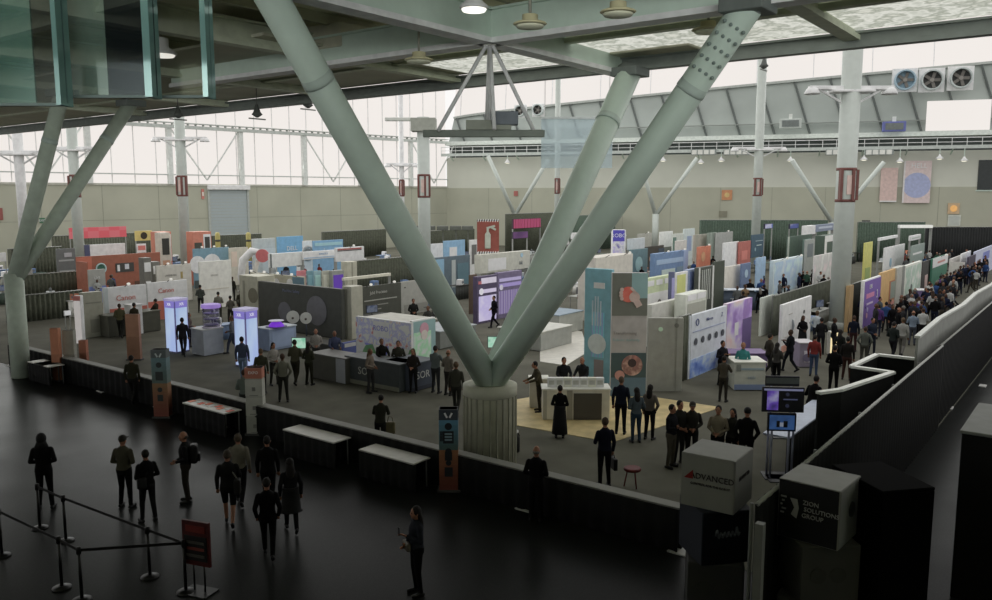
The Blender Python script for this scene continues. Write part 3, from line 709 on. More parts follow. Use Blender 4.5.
belt(st2_[0], st2_[1], 'black belt of the lower line at the picture edge'); belt(st2_[1], st2_[2], 'short black belt at the lower line corner'); belt(st2_[2], st[3], 'black belt running from the lower corner to the red sign')
# ---- red sign on two legs
P = gpl(199, 592); d = fd(P); z0, z1 = at(199,565,d).z, at(199,521,d).z
root = thing('floor_sign', 'dark red notice board on two black legs at the belt end', 'sign', P, HD-PI/2-.35)
MB().box(-.3,-.03,z0,.3,.03,z1, b=.008).build('board', M((70,16,14), k=1.), root)
MB().box(-.25,-.045,z0+.1,.25,-.03,z1-.28).build('message_panel', M((18,18,18), k=1.), root)
for i, f in enumerate((.2,.36,.5)): MB().box(-.2,-.055,z0+f*(z1-z0),.2,-.045,z0+(f+.06)*(z1-z0)).build('printed_line', M((70,68,64) if i != 1 else (110,50,44), k=1.), root)
MB().box(-.2,-.05,z1-.2,.22,-.03,z1-.08).build('header_bar', M((110,32,24), k=1.), root)
for s_ in (-.11,.13): MB().tube([(s_,.02,0),(s_,.02,z0+.05)], .018, 8).build('leg', post_m, root)
MB().box(-.3,-.2,0,.3,.2,.02).build('base', post_m, root)
# ---- stacks of branded cubes
def cube(label, P, z, s, rz, cols, logo=None):
    root = thing('display_cube', label, 'cube', (P.x,P.y,z), rz)
    MB().box(-s/2,-s/2,0,s/2,s/2,s, b=.012).build('shell', M(cols[0], k=1., var=.08), root)
    MB().box(-s/2+.015,-s/2-.008,.015,s/2-.015,-s/2+.01,s-.015).build('front_face', M(cols[1], k=1., var=.05), root)
    MB().box(s/2-.01,-s/2+.015,.015,s/2+.008,s/2-.015,s-.015).build('side_face', M(cols[2], k=1., var=.05), root)
    if logo: logo(root, s, -s/2-.012)
    return root
def logo_adv(root, s, y):
    mr = M((120,22,20), k=1.); mk = M((30,26,26), k=1.)
    mb = MB(); x = -s*.36; z = s*.6
    mb.add([(x-.07,y,z-.06),(x+.09,y,z-.06),(x+.09,y,z+.1),(x-.07,y-.01,z-.06),(x+.09,y-.01,z-.06),(x+.09,y-.01,z+.1)], [(3,4,5),(0,2,1),(0,1,4,3),(1,2,5,4),(2,0,3,5)]); mb.build('emblem', mr, root)
    text('ADVANCED', .145, mk, root, (s*.09, y-.004, z)); text('CONTROL FOR THE ROBOT', .055, mk, root, (s*.06, y-.004, z-.14))
    text('ADVANCED', .1, mk, root, (s/2+.012, 0, z), PI/2)
def logo_zion(root, s, y):
    mw = M((150,150,148), k=1.); mb = MB(); x = -s*.27; z = s*.56
    mb.add([(x-.02,y,z+.14),(x+.09,y,z+.14),(x+.12,y,z),(x+.09,y,z-.17),(x,y,z-.12),(x+.05,y,z)]+[(x-.02,y-.01,z+.14),(x+.09,y-.01,z+.14),(x+.12,y-.01,z),(x+.09,y-.01,z-.17),(x,y-.01,z-.12),(x+.05,y-.01,z)], [(6,7,8,9,10,11),(0,5,4,3,2,1)]+[(i,(i+1)%6,(i+1)%6+6,i+6) for i in range(6)]); mb.build('emblem', mw, root)
    mb = MB()
    for i in range(5): mb.box(x-.17+.02*(i % 2),y-.01,z+.13-i*.065,x-.08-.03*(i % 3),y,z+.155-i*.065)
    mb.build('emblem_dashes', mw, root)
    for i, t_ in enumerate(('ZION','SOLUTIONS','GROUP')): 
        o = text(t_, .1, mw, root, (x+.17+.033*len(t_), y-.004, z+.11-i*.105))
    MB().disc((0,0,0), .12, .02).build('side_mark', M((40,42,42), k=1.), root, (s/2+.01,.05,s*.55), PI/2)
def logo_script(root, s, y):
    mw = M((96,100,108), k=1.); mb = MB(); pts = [(-.22+.44*i/40, y, s*.55+.05*math.sin(i*.95)+.06*(1 if i in (1,2,3,34,35,36) else 0)+i*.0008) for i in range(41)]
    mb.tube(pts, .016, 6); mb.build('script_mark', mw, root)
def logo_soft(root, s, y):
    for k, x in enumerate((-.2,.12)): MB().disc((x,y,s*.5), .13, .01).build('grey_mark', M((58,58,54), k=1.), root)
sA = .98
PA = at(717, 470, 14.0); PA.z = 0
rot = -.0
w1 = (128,128,122)
b1 = cube('white cube with red triangle emblem topping the stack beside the visitors', PA, 1.9, .95, math.radians(-88), (w1, w1, (120,120,116)), logo_adv)
b2 = cube('dark navy cube with a script mark, middle of the stack under the white emblem cube', PA, .95, .95, math.radians(-42), ((30,34,44),(16,20,30),(24,26,34)), logo_script)
b3 = cube('grey printed cube at the bottom of the stack with the white emblem cube', PA, 0, .95, math.radians(-64), ((60,60,58),(58,58,56),(36,36,36)), logo_soft)
PB = at(819, 500, 12.6); PB.z = 0
cube('black and white cube lettered with three words topping the stack by the drape', PB, 1.9, .95, math.radians(-94), (w1, (10,10,11), (110,112,108)), logo_zion)
cube('dull white printed cube beneath the black and white cube by the drape', PB, .95, .95, math.radians(-48), ((64,64,60),(66,66,62),(60,60,56)), logo_soft)
cube('lowest cube of the stack by the black drape', PB, 0, .95, math.radians(-86), ((64,64,60),(66,66,62),(60,60,56)), logo_soft)
# black cabinets at the picture's edge, back of house
P = at(962, 430, 14.2); z_ = P.z; P.z = 0
root = thing('black_cabinet', 'tall black cabinet with a grey top at the edge past the drape', 'cabinet', P, 0)
MB().box(0,-2.2,0,2.4,0,z_-.06, b=.02).build('body', M((10,10,9), .9, k=1.), root); MB().box(-.03,-2.23,z_-.06,2.43,.03,z_, b=.015).build('top', M((120,122,118), k=1.), root)
P = at(868, 470, 12.6); P.z = 0
root = thing('black_cabinet', 'low black draped case between the cube stack and the pale floor strip', 'case', at(905,520,12.2).xy.to_3d(), HD-PI/2+.2)
z_ = at(905, 487, 12.2).z
MB().box(-.5,-.1,0,.42,1.2,z_-.05, b=.02).build('body', M((3,3,3), .95, k=1., spec=.05), root); MB().box(-.5,-.1,z_-.05,.42,1.2,z_, b=.015).build('top', M((4,4,4), .95, k=1., spec=.05), root)
# papers and small litter at the drape foot
for i, (px, py) in enumerate(((912,445),(979,386),(897,462),(945,408))):
    P = gp(px, py); tag(MB().box(-.2,-.12,0,.2,.12,.05, b=.01).build('drape_weight', M((150,150,146)), None, (P.x,P.y-.12,0)), ['small pale base weight at the drape foot by the black cabinet','small pale base weight at the drape foot under the grey panels','small pale base weight close to the black case','small pale base weight halfway along the drape foot'][i], 'weight')
# ================================================================== booths, from the left of the hall to the right
dk = M((52,54,46), .9, var=.2, sc=5., k=.3)
dgreen = M((52,62,54), .9, var=.2, sc=5., k=.3)
def drape_px(label, px0, px1, yt, d, o='A', mat=None, name='back_drape', step=3., z0=.02):
    u = AX[o]; T0 = at(px0, yt, d); w = line_to(T0, u, px1); P = Vector((T0.x, T0.y, 0)); return drape(name, label, P, P+u*w, T0.z, mat or dk, z0, step=step, fold=.08)
def pn(name, label, cat, *a, **k): return panel(name, label, cat, *a, **k)
def bw_(label, *a, **k): return panel('booth_wall', label, 'booth wall', *a, **k)
# -- back row against the left wall
drape_px('tall dark drape behind the pink patterned banner', 52, 150, 236, 79)
drape_px('low dark drape with poles below the orange kiosk towers', 206, 262, 236, 84)
drape_px('dark drape beside the dim display stands at the hall edge', 8, 62, 249, 68)
pn('banner', 'pink banner with a white diamond pattern', 'banner', 69, 126, 228, 74, 'A', 239, gfx=[('p',0,0,1,1,[(196,80,90),(226,160,160),(206,96,104)],1.,dict(kind='check'))], col=(200,90,96))
pn('hanging_sign', 'yellow sign with a black oval beside the pink banner', 'sign', 135, 152, 231, 72, 'A', 241, gfx=[('c',.5,.5,.36,(50,42,30))], col=(200,160,60))
pn('hanging_sign', 'small white sign with a red block under the yellow sign', 'sign', 137, 146, 244, 69, 'A', 253, gfx=[('r',.1,.3,.9,.8,(200,90,80))], col=(212,206,196))
pn('header_sign', 'long blank white header sign with a navy end panel', 'sign', 84, 125, 245, 66, 'A', 257, gfx=[('r',0,0,.13,1,(60,66,100))], col=(205,205,205))
bw_('grey shelving booth wall to the side of the orange wooden booth', 56, 75, 249, 62, 'A', col=(88,92,92), gfx=[('r',.1,.7,.9,.74,(130,134,134)),('r',.1,.45,.9,.49,(130,134,134)),('r',.4,.8,.8,.9,(140,140,146))])
bw_('orange wooden booth wall with a teal ring emblem and two small screens', 76, 160, 257, 58, 'A', col=(140,70,38), gfx=[('r',0,.4,.17,.98,(172,80,44)),('c',.27,.68,.14,(30,90,70)),('o',.27,.68,.12,(150,220,190)),('r',.44,.55,.66,.78,(60,58,54)),('r',.46,.58,.49,.74,(200,200,196)),('r',.55,.62,.6,.75,(170,170,180)),('r',.66,0,1,.3,(90,58,40))], wing=-1.5)
for a, b, lb in ((157,171,'orange framed kiosk tower with a dark screen by the pale column'), (193,211,'orange and white kiosk tower standing against the dark low drape')):
    pn('kiosk_tower', lb, 'kiosk', a, b, 232, 66, 'A', t=1.0, col=(176,92,60), gfx=[('r',.55,.45,.95,.95,(190,190,180)),('r',.62,.65,.9,.9,(54,52,48)),('r',.05,.3,.45,.8,(62,62,50)),('r',.5,.05,.95,.4,(186,140,104))])
pn('kiosk_tower', 'white kiosk tower with a black screen between orange frame and pale column', 'kiosk', 160, 170, 233, 64.5, 'A', t=.8, col=(168,160,144), gfx=[('r',.15,.6,.85,.9,(46,46,40)),('r',.15,.1,.85,.5,(170,120,84))])
bw_('blue lit booth wall with white lamp glows behind the cream panel', 193, 229, 249, 64, 'A', col=(86,128,146), gfx=[('c',.1,.6,.22,(186,200,205)),('c',.5,.6,.25,(190,205,210)),('c',.75,.5,.18,(160,190,205)),('r',0,0,1,.2,(60,70,70))], lamps=3)  # lamp glows painted as flat pale discs
bw_('cream low booth wall with peach panels beside the blue lit booth', 229, 248, 248, 66, 'A', col=(166,160,142), gfx=[('r',.1,.5,.4,.9,(190,160,140))])
bw_('grey header booth wall with small print and a yellow crest', 156, 191, 266, 55, 'A', col=(164,160,150), gfx=[('t','AVIDBOTS',.4,.72,.07,(110,108,104)),('r',.68,.62,.74,.8,(140,120,50))], lamps=2)
bw_('cream booth wall glowing at the top with visitors in front of it', 199, 231, 262, 52, 'A', col=(196,188,172), gfx=[('t','KEONN',.45,.7,.05,(150,146,140)),('r',.1,.4,.9,.42,(170,165,150))])
pn('display_stand', 'grey display stand over a lit blue lower panel', 'display', 88, 105, 270, 55, 'A', col=(136,136,130), gfx=[('r',0,.0,1,.5,(86,104,170)),('t','LIVE',.5,.75,.1,(190,190,190))])
for i, (a, b, yt, lb) in enumerate(((152,160,262,'grey equipment cabinet at the corner of the orange wooden booth'), (143,151,258,'black and white instrument tower beside the orange wooden booth'))):
    pn('instrument_tower', lb, 'cabinet', a, b, yt, 55.5-i, 'A', t=.6, col=(92,90,82), gfx=[('r',.1,.7,.9,.9,(186,186,180)),('r',.2,.3,.8,.5,(190,190,186))])
# -- printer booth
bw_('white printer booth wall with red lettering and an orange band, one half', 103, 146, 288, 43, 'A', col=(180,188,190), gfx=[('r',0,.28,.1,1,(150,160,162)),('r',.12,.0,1,.52,(176,76,50)),('t','Canon',.5,.74,.17,(178,84,70))], lamps=1)
bw_('white printer booth wall with red lettering, the half beside the lit purple pillar', 147, 187, 283, 47.2, 'A', col=(180,188,190), gfx=[('r',0,0,.6,.5,(176,76,50)),('r',.6,0,1,.55,(160,168,172)),('t','Canon',.45,.76,.17,(178,84,70))], lamps=1)
counter('display_table', 'dark display table in front of the printer booth', 108, 160, 316, 338, 'A', 1., (66,66,54), (84,84,70))
r_, w_, h_ = counter('printer', 'white desktop printer with open lid on the dark display table', 130, 142, 305, 336, 'A', .6, (196,196,190), (214,214,208)); 
pn('booth_divider', 'beige grey divider panel beside the white lit pillar', 'divider', 83, 102, 293, 41.5, 'A', t=.4, col=(132,131,112), gfx=[('r',.1,.75,.9,.78,(110,110,96)),('r',.3,.1,.9,.4,(112,112,96))])
pn('lit_pillar', 'slim white lit pillar with a red top', 'pillar sign', 73, 80, 296, 40, 'F', t=.3, col=(214,206,200), gfx=[('r',0,.9,1,1,(190,90,80)),('r',.05,0,.95,.9,(226,220,216),.5)])
drape_px('dark drape behind the white lit pillar and beige divider', 6, 82, 297, 46)
drape_px('dark low drape further back at the edge of the hall', 10, 104, 276, 56)
pn('wall_monitor', 'small white monitor hung on the dark drape near the lit pillar', 'monitor', 64, 71, 311, 44, 'A', 316, t=.08, col=(205,205,205), gfx=[('r',.05,.1,.95,.95,(228,228,228),.6)])
pn('hanging_sign', 'white sign at the picture edge beyond the twin column arms', 'sign', -4, 6, 253, 60, 'A', 262, col=(196,200,204))
# -- lit purple pillars and display case
def lit_pillar(label, px0, px1, yt, yb):
    d = fd(gp((px0+px1)/2, yb)); b = xy((px0+px1)/2, d); w_ = (px1-px0)*d/FL*.74; z1 = at((px0+px1)/2, yt, d).z
    root = thing('light_column', label, 'light column', b, 0.12, 'glowing pillars by the glass display')
    MB().box(-w_/2,-w_/2,0,w_/2,w_/2,.08).build('base', M((90,90,110)), root); MB().box(-w_/2,-w_/2,.08,w_/2,w_/2,z1-.1).build('core', M((120,110,190)), root)
    for k in range(4):
        q = k*PI/2; o = MB().box(-w_/2+.05,-w_/2-.02,.1,w_/2-.05,-w_/2,z1-.42).build('light_panel', MP([(150,178,226),(186,206,236),(170,190,240)], .9, emit=.8, stretch=(1,1,.3)), root); o.rotation_euler.z = q
        o = MB().box(-w_/2+.03,-w_/2-.025,z1-.42,w_/2-.03,-w_/2-.005,z1-.1).build('name_panel', M((140,130,214), emit=.7), root); o.rotation_euler.z = q
        t_ = text('XR', .2, M((228,228,250), emit=.8), root, (math.sin(q)*(w_/2+.03), -math.cos(q)*(w_/2+.03), z1-.26), q)
    MB().box(-w_/2-.03,-w_/2-.03,z1-.1,w_/2+.03,w_/2+.03,z1).build('top_cap', M((196,190,230), emit=.5), root)
lit_pillar('glowing blue white pillar with purple edges beside the printer booth', 160, 181, 298, 352)
lit_pillar('glowing blue white pillar with purple edges standing past the round display case', 230, 252, 308, 366)
r_, w_, h_ = counter('display_plinth', 'grey blue square plinth between the two glowing pillars', 203, 223, 331, 357, 'A', .95, (118,124,134), (140,142,140), h=1.25)
c_ = r_.matrix_basis.translation; P = xy(206, fd(c_)+.35)
root = thing('display_case', 'round glass display case with purple rings on the grey plinth', 'display case', (P.x,P.y,1.25), 0)
MB().lathe([(.42,0),(.42,.06)], 24).build('base', M((170,160,200)), root); MB().lathe([(.4,.9),(.44,.92),(.44,1.06),(.38,1.08)], 24).build('top_ring', M((170,140,220), emit=.6), root)
MB().lathe([(.38,.06),(.38,.9)], 24).build('glass_drum', MG((150,150,170), .25), root)
for k in range(3): MB().lathe([(.32,.12+k*.26),(.33,.16+k*.26)], 20).build('shelf', M((90,70,150)), root)
for k in range(9):
    q = k*2.2; MB().ell((.2*math.cos(q),.2*math.sin(q),.26+.26*(k % 3)), (.08,.08,.08), 8, 6).build('exhibit', M((200,200,200) if k % 2 else (70,60,90)), root)
counter('demo_counter', 'pale blue demo counter with a purple lit gadget behind the standing group', 269, 296, 330, 352, 'A', .9, (104,122,150), (150,160,166), [('r',.1,.1,.9,.9,(112,132,164))], h=1.1)
P = xy(272, fd(gp(263,352))+.6); root = thing('light_gadget', 'flat domed gadget glowing purple on the pale blue counter', 'gadget', (P.x,P.y,1.1))
MB().lathe([(.34,0),(.36,.08),(.2,.26),(.02,.3)], 20).build('dome', M((130,60,220), emit=.7), root); MB().lathe([(.5,-.0),(.5,.03)], 20).build('tray', M((70,60,110)), root); MB().lathe([(.36,.28),(.36,.31)], 18).build('lid', M((150,150,170)), root)
# -- dark globe booth and its frame
bw_('large dark booth wall with two faint globes and a line of print', 258, 341, 281, 45, 'B', col=(58,60,54), gfx=[('c',.33,.42,.2,(84,84,92)),('c',.72,.52,.3,(88,88,94)),('t','Machine Safety',.42,.86,.09,(80,88,112)),('r',0,.0,1,.04,(44,46,40))], t=.25)
pn('booth_post', 'cream booth corner column with an oval window beside the dark globe wall', 'post', 239, 257, 275, 46, 'B', t=1.2, col=(150,148,126), gfx=[('c',.75,.62,.15,(96,92,70)),('r',.2,.2,.3,.9,(120,118,100))])
pn('booth_post', 'cream square post ending the dark globe wall', 'post', 342, 351, 286, 41.5, 'B', t=.8, col=(140,138,120), gfx=[('r',.4,0,.6,.95,(112,112,98))])
bw_('long beige lamp lit header wall behind the dark globe booth', 250, 304, 272, 50, 'B', col=(150,146,124), gfx=[('c',.2,.8,.1,(226,214,180)),('c',.5,.8,.11,(226,210,180)),('c',.75,.82,.11,(230,216,190)),('r',.8,.55,1,.98,(70,110,130))], lamps=4)  # pale discs paint the lamp glow onto the header
for a, b, c_, lb in ((297,306,(196,90,96),'narrow red and pale pull up banner above the dark globe wall'),(307,313,(90,130,140),'narrow teal pull up banner above the dark globe wall'),(314,321,(110,150,160),'narrow pale teal pull up banner above the dark globe wall'),(322,330,(150,150,136),'cream pull up banner next to the purple monitor')):
    pn('pullup_banner', lb, 'banner', a, b, 271, 50, 'A', t=.08, col=c_, gfx=[('r',.15,.5,.85,.9,tuple(min(255,int(x*1.2)) for x in c_)),('r',.3,.1,.7,.3,(70,74,80))])
pn('monitor_stand', 'monitor glowing purple on a grey stand above the dark globe wall', 'monitor', 332, 344, 271, 50, 'A', t=.3, col=(120,124,118), gfx=[('r',.1,.45,.9,.9,(104,64,180),.6),('r',0,.0,1,.2,(90,96,90))])
pn('demo_wall', 'black table front beneath the faint globes', 'counter', 262, 338, 334, 41, 'B', t=.9, col=(52,52,46))
for x_, y_, s_ in ((293,317,.33),(306,318,.3)):
    d_ = 41.5; P = at(x_, y_, d_); root = thing('fan_display', ('wider' if x_ == 293 else 'narrower')+' pale round display on a thin stem before the dark globe wall', 'display', (P.x,P.y,0), HD-PI/2)
    MB().disc((0,0,P.z), s_, .05).build('round_screen', M((168,168,160)), root); MB().tube([(0,.02,0),(0,.02,P.z)], .04, 8).build('stem', M((60,66,80)), root); MB().lathe([(.3,0),(.3,.04)], 16).build('base', M((50,50,50)), root); MB().disc((0,-.06,P.z-.05), .06, .02).build('hub', M((70,60,50)), root)
# -- scripted dark wall and neighbours
bw_('dark booth wall with white lines of script under a pale rail', 354, 401, 288, 46, 'A', col=(64,66,56), gfx=[('t','Jabil Precision',.5,.8,.12,(150,150,140)),('r',.2,.58,.9,.61,(136,136,126)),('r',.25,.44,.7,.47,(116,116,106)),('r',.25,.32,.55,.35,(116,116,106))], lamps=2)
bw_('plain grey booth wall cut by the slanted column arm with a seated visitor in front', 401, 432, 282, 49.5, 'A', col=(138,138,128), gfx=[('r',.1,.8,.14,.84,(70,70,66)),('r',.1,.05,.9,.3,(120,120,110))])
pn('light_rail', 'pale metal light rail above the scripted dark wall', 'rail', 344, 391, 278, 47.5, 'A', 281, t=.2, col=(176,172,150), part='rail_bar')
drape_px('dark drape behind the light rail and scripted wall', 345, 420, 262, 56)
drape_px('dark tall drape along the concrete wall beyond the white headers', 322, 386, 232, 92)
drape_px('black drape row under the vents left of the fire extinguisher sign', 412, 474, 232, 96) 
pn('booth_post', 'pale square booth post between dark drape and white header', 'post', 347, 357, 262, 54, 'A', t=.6, col=(150,148,128), gfx=[('r',.45,0,.55,.98,(120,118,100))])
pn('header_sign', 'white header with a red and black stripe above the pale post', 'sign', 336, 364, 248, 60, 'A', 262, t=.2, col=(196,192,186), gfx=[('r',.05,.82,.9,.92,(150,60,50)),('r',.05,.74,.9,.8,(60,60,60))], lamps=1)
pn('header_sign', 'long white header with a blue stripe left of the striped header', 'sign', 303, 336, 252, 59, 'A', 260, t=.2, col=(190,196,202), gfx=[('r',.02,.15,.98,.25,(120,150,180)),('t','ROBOTICS',.6,.6,.3,(90,130,170))])
pn('header_sign', 'wide blank white header above the long beige lamp wall', 'sign', 270, 303, 254, 57, 'A', 268, t=.25, col=(178,180,178), gfx=[('r',0,0,.04,1,(70,80,80))])
pn('booth_wall', 'bright blue booth wall with white print and two silhouettes', 'booth wall', 277, 303, 237, 70, 'A', col=(70,140,180), gfx=[('t','DELL',.55,.72,.14,(210,225,235)),('c',.8,.4,.12,(60,60,60)),('r',.7,.05,.98,.3,(200,205,205))])
pn('booth_wall', 'sky blue booth header with faint white lettering next to the round crest panel', 'booth wall', 313, 343, 241, 66, 'A', col=(84,140,178), gfx=[('t','igus',.5,.75,.2,(190,212,226)),('r',.05,.88,.95,.95,(120,170,200))])
pn('booth_wall', 'white panel with a dark round crest between the two blue booths', 'booth wall', 303, 312, 241, 68, 'A', col=(182,182,176), gfx=[('c',.5,.7,.12,(110,110,106)),('o',.5,.7,.16,(130,130,126))])
bw_('stepped grey booth wall left of the bright blue booth', 252, 275, 239, 71, 'A', col=(158,160,154), gfx=[('r',.4,.0,1,.75,(170,172,168))])
root = thing('arch_sculpture', 'white arched robot shaped display with a red disc', 'display', xy(250, 62), HD-PI/2)
mb = MB(); mb.tube([(-.7,0,0),(-.9,0,1.2),(-.7,0,2.4),(0,0,3.1),(.5,0,3.0)], [.22,.26,.3,.3,.25], 10); mb.build('white_arch', M((196,196,188)), root)
mb = MB(); mb.tube([(.2,.1,0),(.1,.1,1.4),(.4,.1,2.4)], [.2,.2,.16], 8); mb.build('support', M((170,168,156)), root)
MB().disc((.85,-.15,2.75), .5, .12).build('red_disc', M((176,70,72)), root); MB().box(-1.1,-.5,0,1.3,.5,.1).build('base', M((120,120,112)), root)
# -- centre back
pn('wall_screen', 'pink glowing wave screen on the dark drape', 'screen', 513, 541, 219, 96, 'A', 229, t=.2, col=(60,40,50), gfx=[('p',.02,.05,.98,.95,[(150,40,80),(230,110,150),(170,60,110)],.5,dict(kind='wave',emit=.6))])
pn('wall_screen', 'dim purple screen under the pink wave screen', 'screen', 513, 528, 232, 94, 'A', 239, t=.2, col=(50,44,56), gfx=[('p',.02,.05,.98,.95,[(96,60,110),(140,90,150)],.5,dict(emit=.5))])
drape_px('black drape carrying the pink wave screen', 506, 566, 214, 98, 'A', dk)
drape_px('black drape between the column arms in front of the back wall', 566, 700, 216, 104, 'A', dgreen)
drape_px('dark green drape left of the stout white column along the back wall', 700, 828, 220, 93, 'F', dgreen)
drape_px('dark green drape right behind the long white lamp header', 858, 926, 222, 90, 'F', dgreen)  # green cast of a glass reflection is put into the drape colour
drape_px('black pole drape along the back wall behind the far crowd', 926, 1010, 227, 86, 'F', M((34,36,36), .9))
for i, px in enumerate((418,430,443,456,468)):
    P = at(px, 228, 95); root = thing('roof_vent', 'small angled vent hood over the black drape row, '+['first','second','third','fourth','last'][i]+' toward the extinguisher sign', 'vent', (P.x,P.y,0), HD-PI/2)
    MB().bar((-.7,0,P.z-.35),(.6,0,P.z+.35),.9,.3).build('hood', M((70,74,66)), root) if 0 else MB().box(-.7,-.4,P.z-.25,.6,.4,P.z+.25,b=.08).build('hood', M((76,80,72)), root); MB().tube([(0,0,0),(0,0,P.z-.2)], .05, 6).build('pole', M((80,84,78)), root)
# red extinguisher sign
d_ = 58.5; z0, z1 = at(488,252,d_).z, at(488,221,d_).z; w_ = 22*d_/FL; b = xy(488, d_)
root = thing('extinguisher_sign', 'square red sign with a fire extinguisher pictogram and striped edges', 'sign', b, HD-PI/2)
MB().box(-w_/2,-.06,z0,w_/2,.06,z1,b=.01).build('board', M((128,50,30)), root); MB().tube([(0,.1,0),(0,.1,z0+.3)], .05, 8).build('pole', M((120,122,116)), root)
for zz, s_ in ((z0-.14,1),(z1-.06,1)):
  mb = MB()
  for k in range(9):
    x = -w_/2+w_*(k+.5)/9; mb.add([(x-.05,-.07,zz),(x+.02,-.07,zz),(x+.06,-.07,zz+.2),(x-.01,-.07,zz+.2),(x-.05,-.05,zz),(x+.02,-.05,zz),(x+.06,-.05,zz+.2),(x-.01,-.05,zz+.2)], [(0,1,2,3),(7,6,5,4),(0,4,5,1),(1,5,6,2),(2,6,7,3),(3,7,4,0)])
  mb.build('striped_edge', M((200,200,190)), root)
MB().box(-w_/2,-.045,z1,w_/2,.05,z1+.1).build('dark_edge', M((40,40,36)), root)
mb = MB(); mb.lathe([(.18,z0+.25),(.21,z0+.34),(.21,z1-.95),(.08,z1-.75),(.08,z1-.52)], 14, c=(-.02,-.1,0), sy=.3); mb.bar((-.1,-.14,z1-.5),(.5,-.14,z1-.34),.03,.14); mb.bar((.2,-.14,z1-.42),(.55,-.14,z1-.62),.03,.14); mb.build('pictogram', M((150,156,140)), root)
# -- centre
pn('header_sign', 'cream booth header with a framed white panel right of the extinguisher sign', 'sign', 480, 530, 255, 56, 'A', 274, t=.5, col=(160,160,146), gfx=[('r',.15,.1,.5,.75,(196,192,204)),('t','iiiii',.8,.35,.3,(80,90,96)),('c',.82,.78,.12,(120,160,190))])
pn('led_wall', 'bright white and purple LED wall with people silhouetted in front', 'screen', 477, 497, 277, 46, 'A', t=.3, col=(70,58,90), gfx=[('p',.08,.05,.95,.58,[(222,214,236),(196,186,230),(236,232,240)],.7,dict(emit=.75)),('r',.1,.64,.95,.72,(220,210,236),.7),('r',.2,.84,.95,.96,(222,214,230),.7),('c',.2,.68,.07,(235,232,240),.7),('r',.05,.84,.2,.9,(190,80,90))])
pn('led_wall', 'purple LED wall with pale columns beside the bright white one', 'screen', 498, 522, 273, 48, 'A', t=.3, col=(96,84,120), gfx=[('p',.04,.1,.96,.6,[(120,100,160),(200,192,214),(140,120,180)],.9,dict(kind='wave',emit=.6,stretch=(1,1,.05))),('r',.05,.8,.95,.87,(200,190,230),.6),('r',.05,.68,.95,.76,(176,160,220),.6),('c',.12,.68,.06,(225,220,235),.6)])
pn('led_screen', 'bright blue and white screen between the two rising column arms', 'screen', 543, 556, 269, 58, 'A', t=.3, col=(60,60,110), gfx=[('p',.05,.2,.95,.95,[(70,84,200),(206,210,240),(84,96,190)],.6,dict(kind='wave',emit=.7))])
bw_('brown booth wall edge beside the white LED wall', 470, 477, 275, 50, 'A', col=(84,66,48))
bw_('light blue and white booth right of the slanted arm', 444, 465, 241, 66, 'A', col=(96,146,180), gfx=[('r',.25,0,.6,.85,(196,200,200)),('r',.65,0,1,.6,(110,140,150))])
bw_('plain white panel just right of the pale boxed column', 430, 443, 244, 70, 'A', col=(196,194,186))
bw_('teal and grey equipment booth behind the orange shirted visitors', 432, 470, 258, 58, 'A', col=(76,96,108), gfx=[('r',0,.3,.3,.95,(100,150,180)),('r',.5,.2,.6,.9,(150,160,160)),('r',.65,.1,.95,.8,(70,110,124))])
pn('kiosk_tower', 'small white kiosk with red edges near the extinguisher sign', 'kiosk', 470, 478, 240, 64, 'A', col=(190,186,178), gfx=[('r',.2,.5,.8,.9,(90,90,86))])
counter('demo_counter', 'long pale exhibit counter under the column arms', 541, 572, 322, 352, 'A', 2.5, (128,130,122), (160,160,150), h=.95)
counter('demo_counter', 'pale grey equipment counter with blue screens beside the teal tower', 559, 583, 314, 336, 'A', 1.6, (136,138,130), (104,124,140), h=1.1)
counter('demo_counter', 'low grey display counter under the LED walls', 440, 476, 330, 350, 'A', 2., (100,104,98), (124,132,136), h=.9)
for px, py, d_, lb in ((495,342,35,'small pale green glowing monitor in the fork of the big column'),(299,343,36.5,'small pale green glowing monitor behind the standing group')):
    P = at(px, py, d_); root = thing('monitor', lb, 'monitor', (P.x,P.y,0), HD-PI/2); z = P.z
    MB().box(-.33,-.03,z-.26,.33,.03,z+.26,b=.01).build('bezel', M((60,70,64)), root); MB().box(-.3,-.045,z-.23,.3,-.03,z+.23).build('screen', MP([(150,226,190),(196,240,214),(130,206,170)], 3., emit=.7), root); MB().tube([(0,.04,0),(0,.04,z)], .03, 8).build('stand', M((60,90,130)), root); MB().lathe([(.25,0),(.25,.03)], 14).build('foot', M((50,50,50)), root)
# -- white cube booth with bright art, and the dark curved counter
art = [(206,200,208),(120,120,190),(212,206,206),(90,130,90),(200,196,200),(180,80,90),(206,206,206)]
r_, w_, z0_, z1_ = bw_('white art booth side covered in scattered blue, green and red drawings', 356, 411, 316, 35.5, 'B', t=.15, col=(186,180,180), gfx=[('p',0,0,1,.98,art,1.7,dict(kind='cell')),('p',0,.45,1,.98,[(205,198,204),(214,208,210),(150,150,190),(205,200,204),(170,110,110)],2.6),('r',.33,.62,.62,.95,(206,204,210)),('t','ROBO',.47,.8,.16,(110,110,180))])
EB = r_.location+Vector((0,-1,0))*w_/2; BX = r_.location.x
bw_('teal edged art booth end with a pink capped figure', 412, 435, 321, fd(EB)+.1, 'A', t=.15, col=(186,184,176), gfx=[('r',0,0,1,.97,(110,150,150)),('p',.05,.0,.8,.75,[(196,210,190),(140,190,150),(206,206,196)],2.),('c',.5,.8,.13,(200,120,140)),('c',.5,.68,.1,(190,170,160))])
K = Vector((BX, EB.y, z1_-.12)); root = thing('booth_canopy', 'flat grey white canopy inside the art booth walls', 'canopy', K, 0)
MB().box(.18,.2,0,2.0,w_-.15,.07,b=.02).build('roof_panel', M((150,148,136)), root)
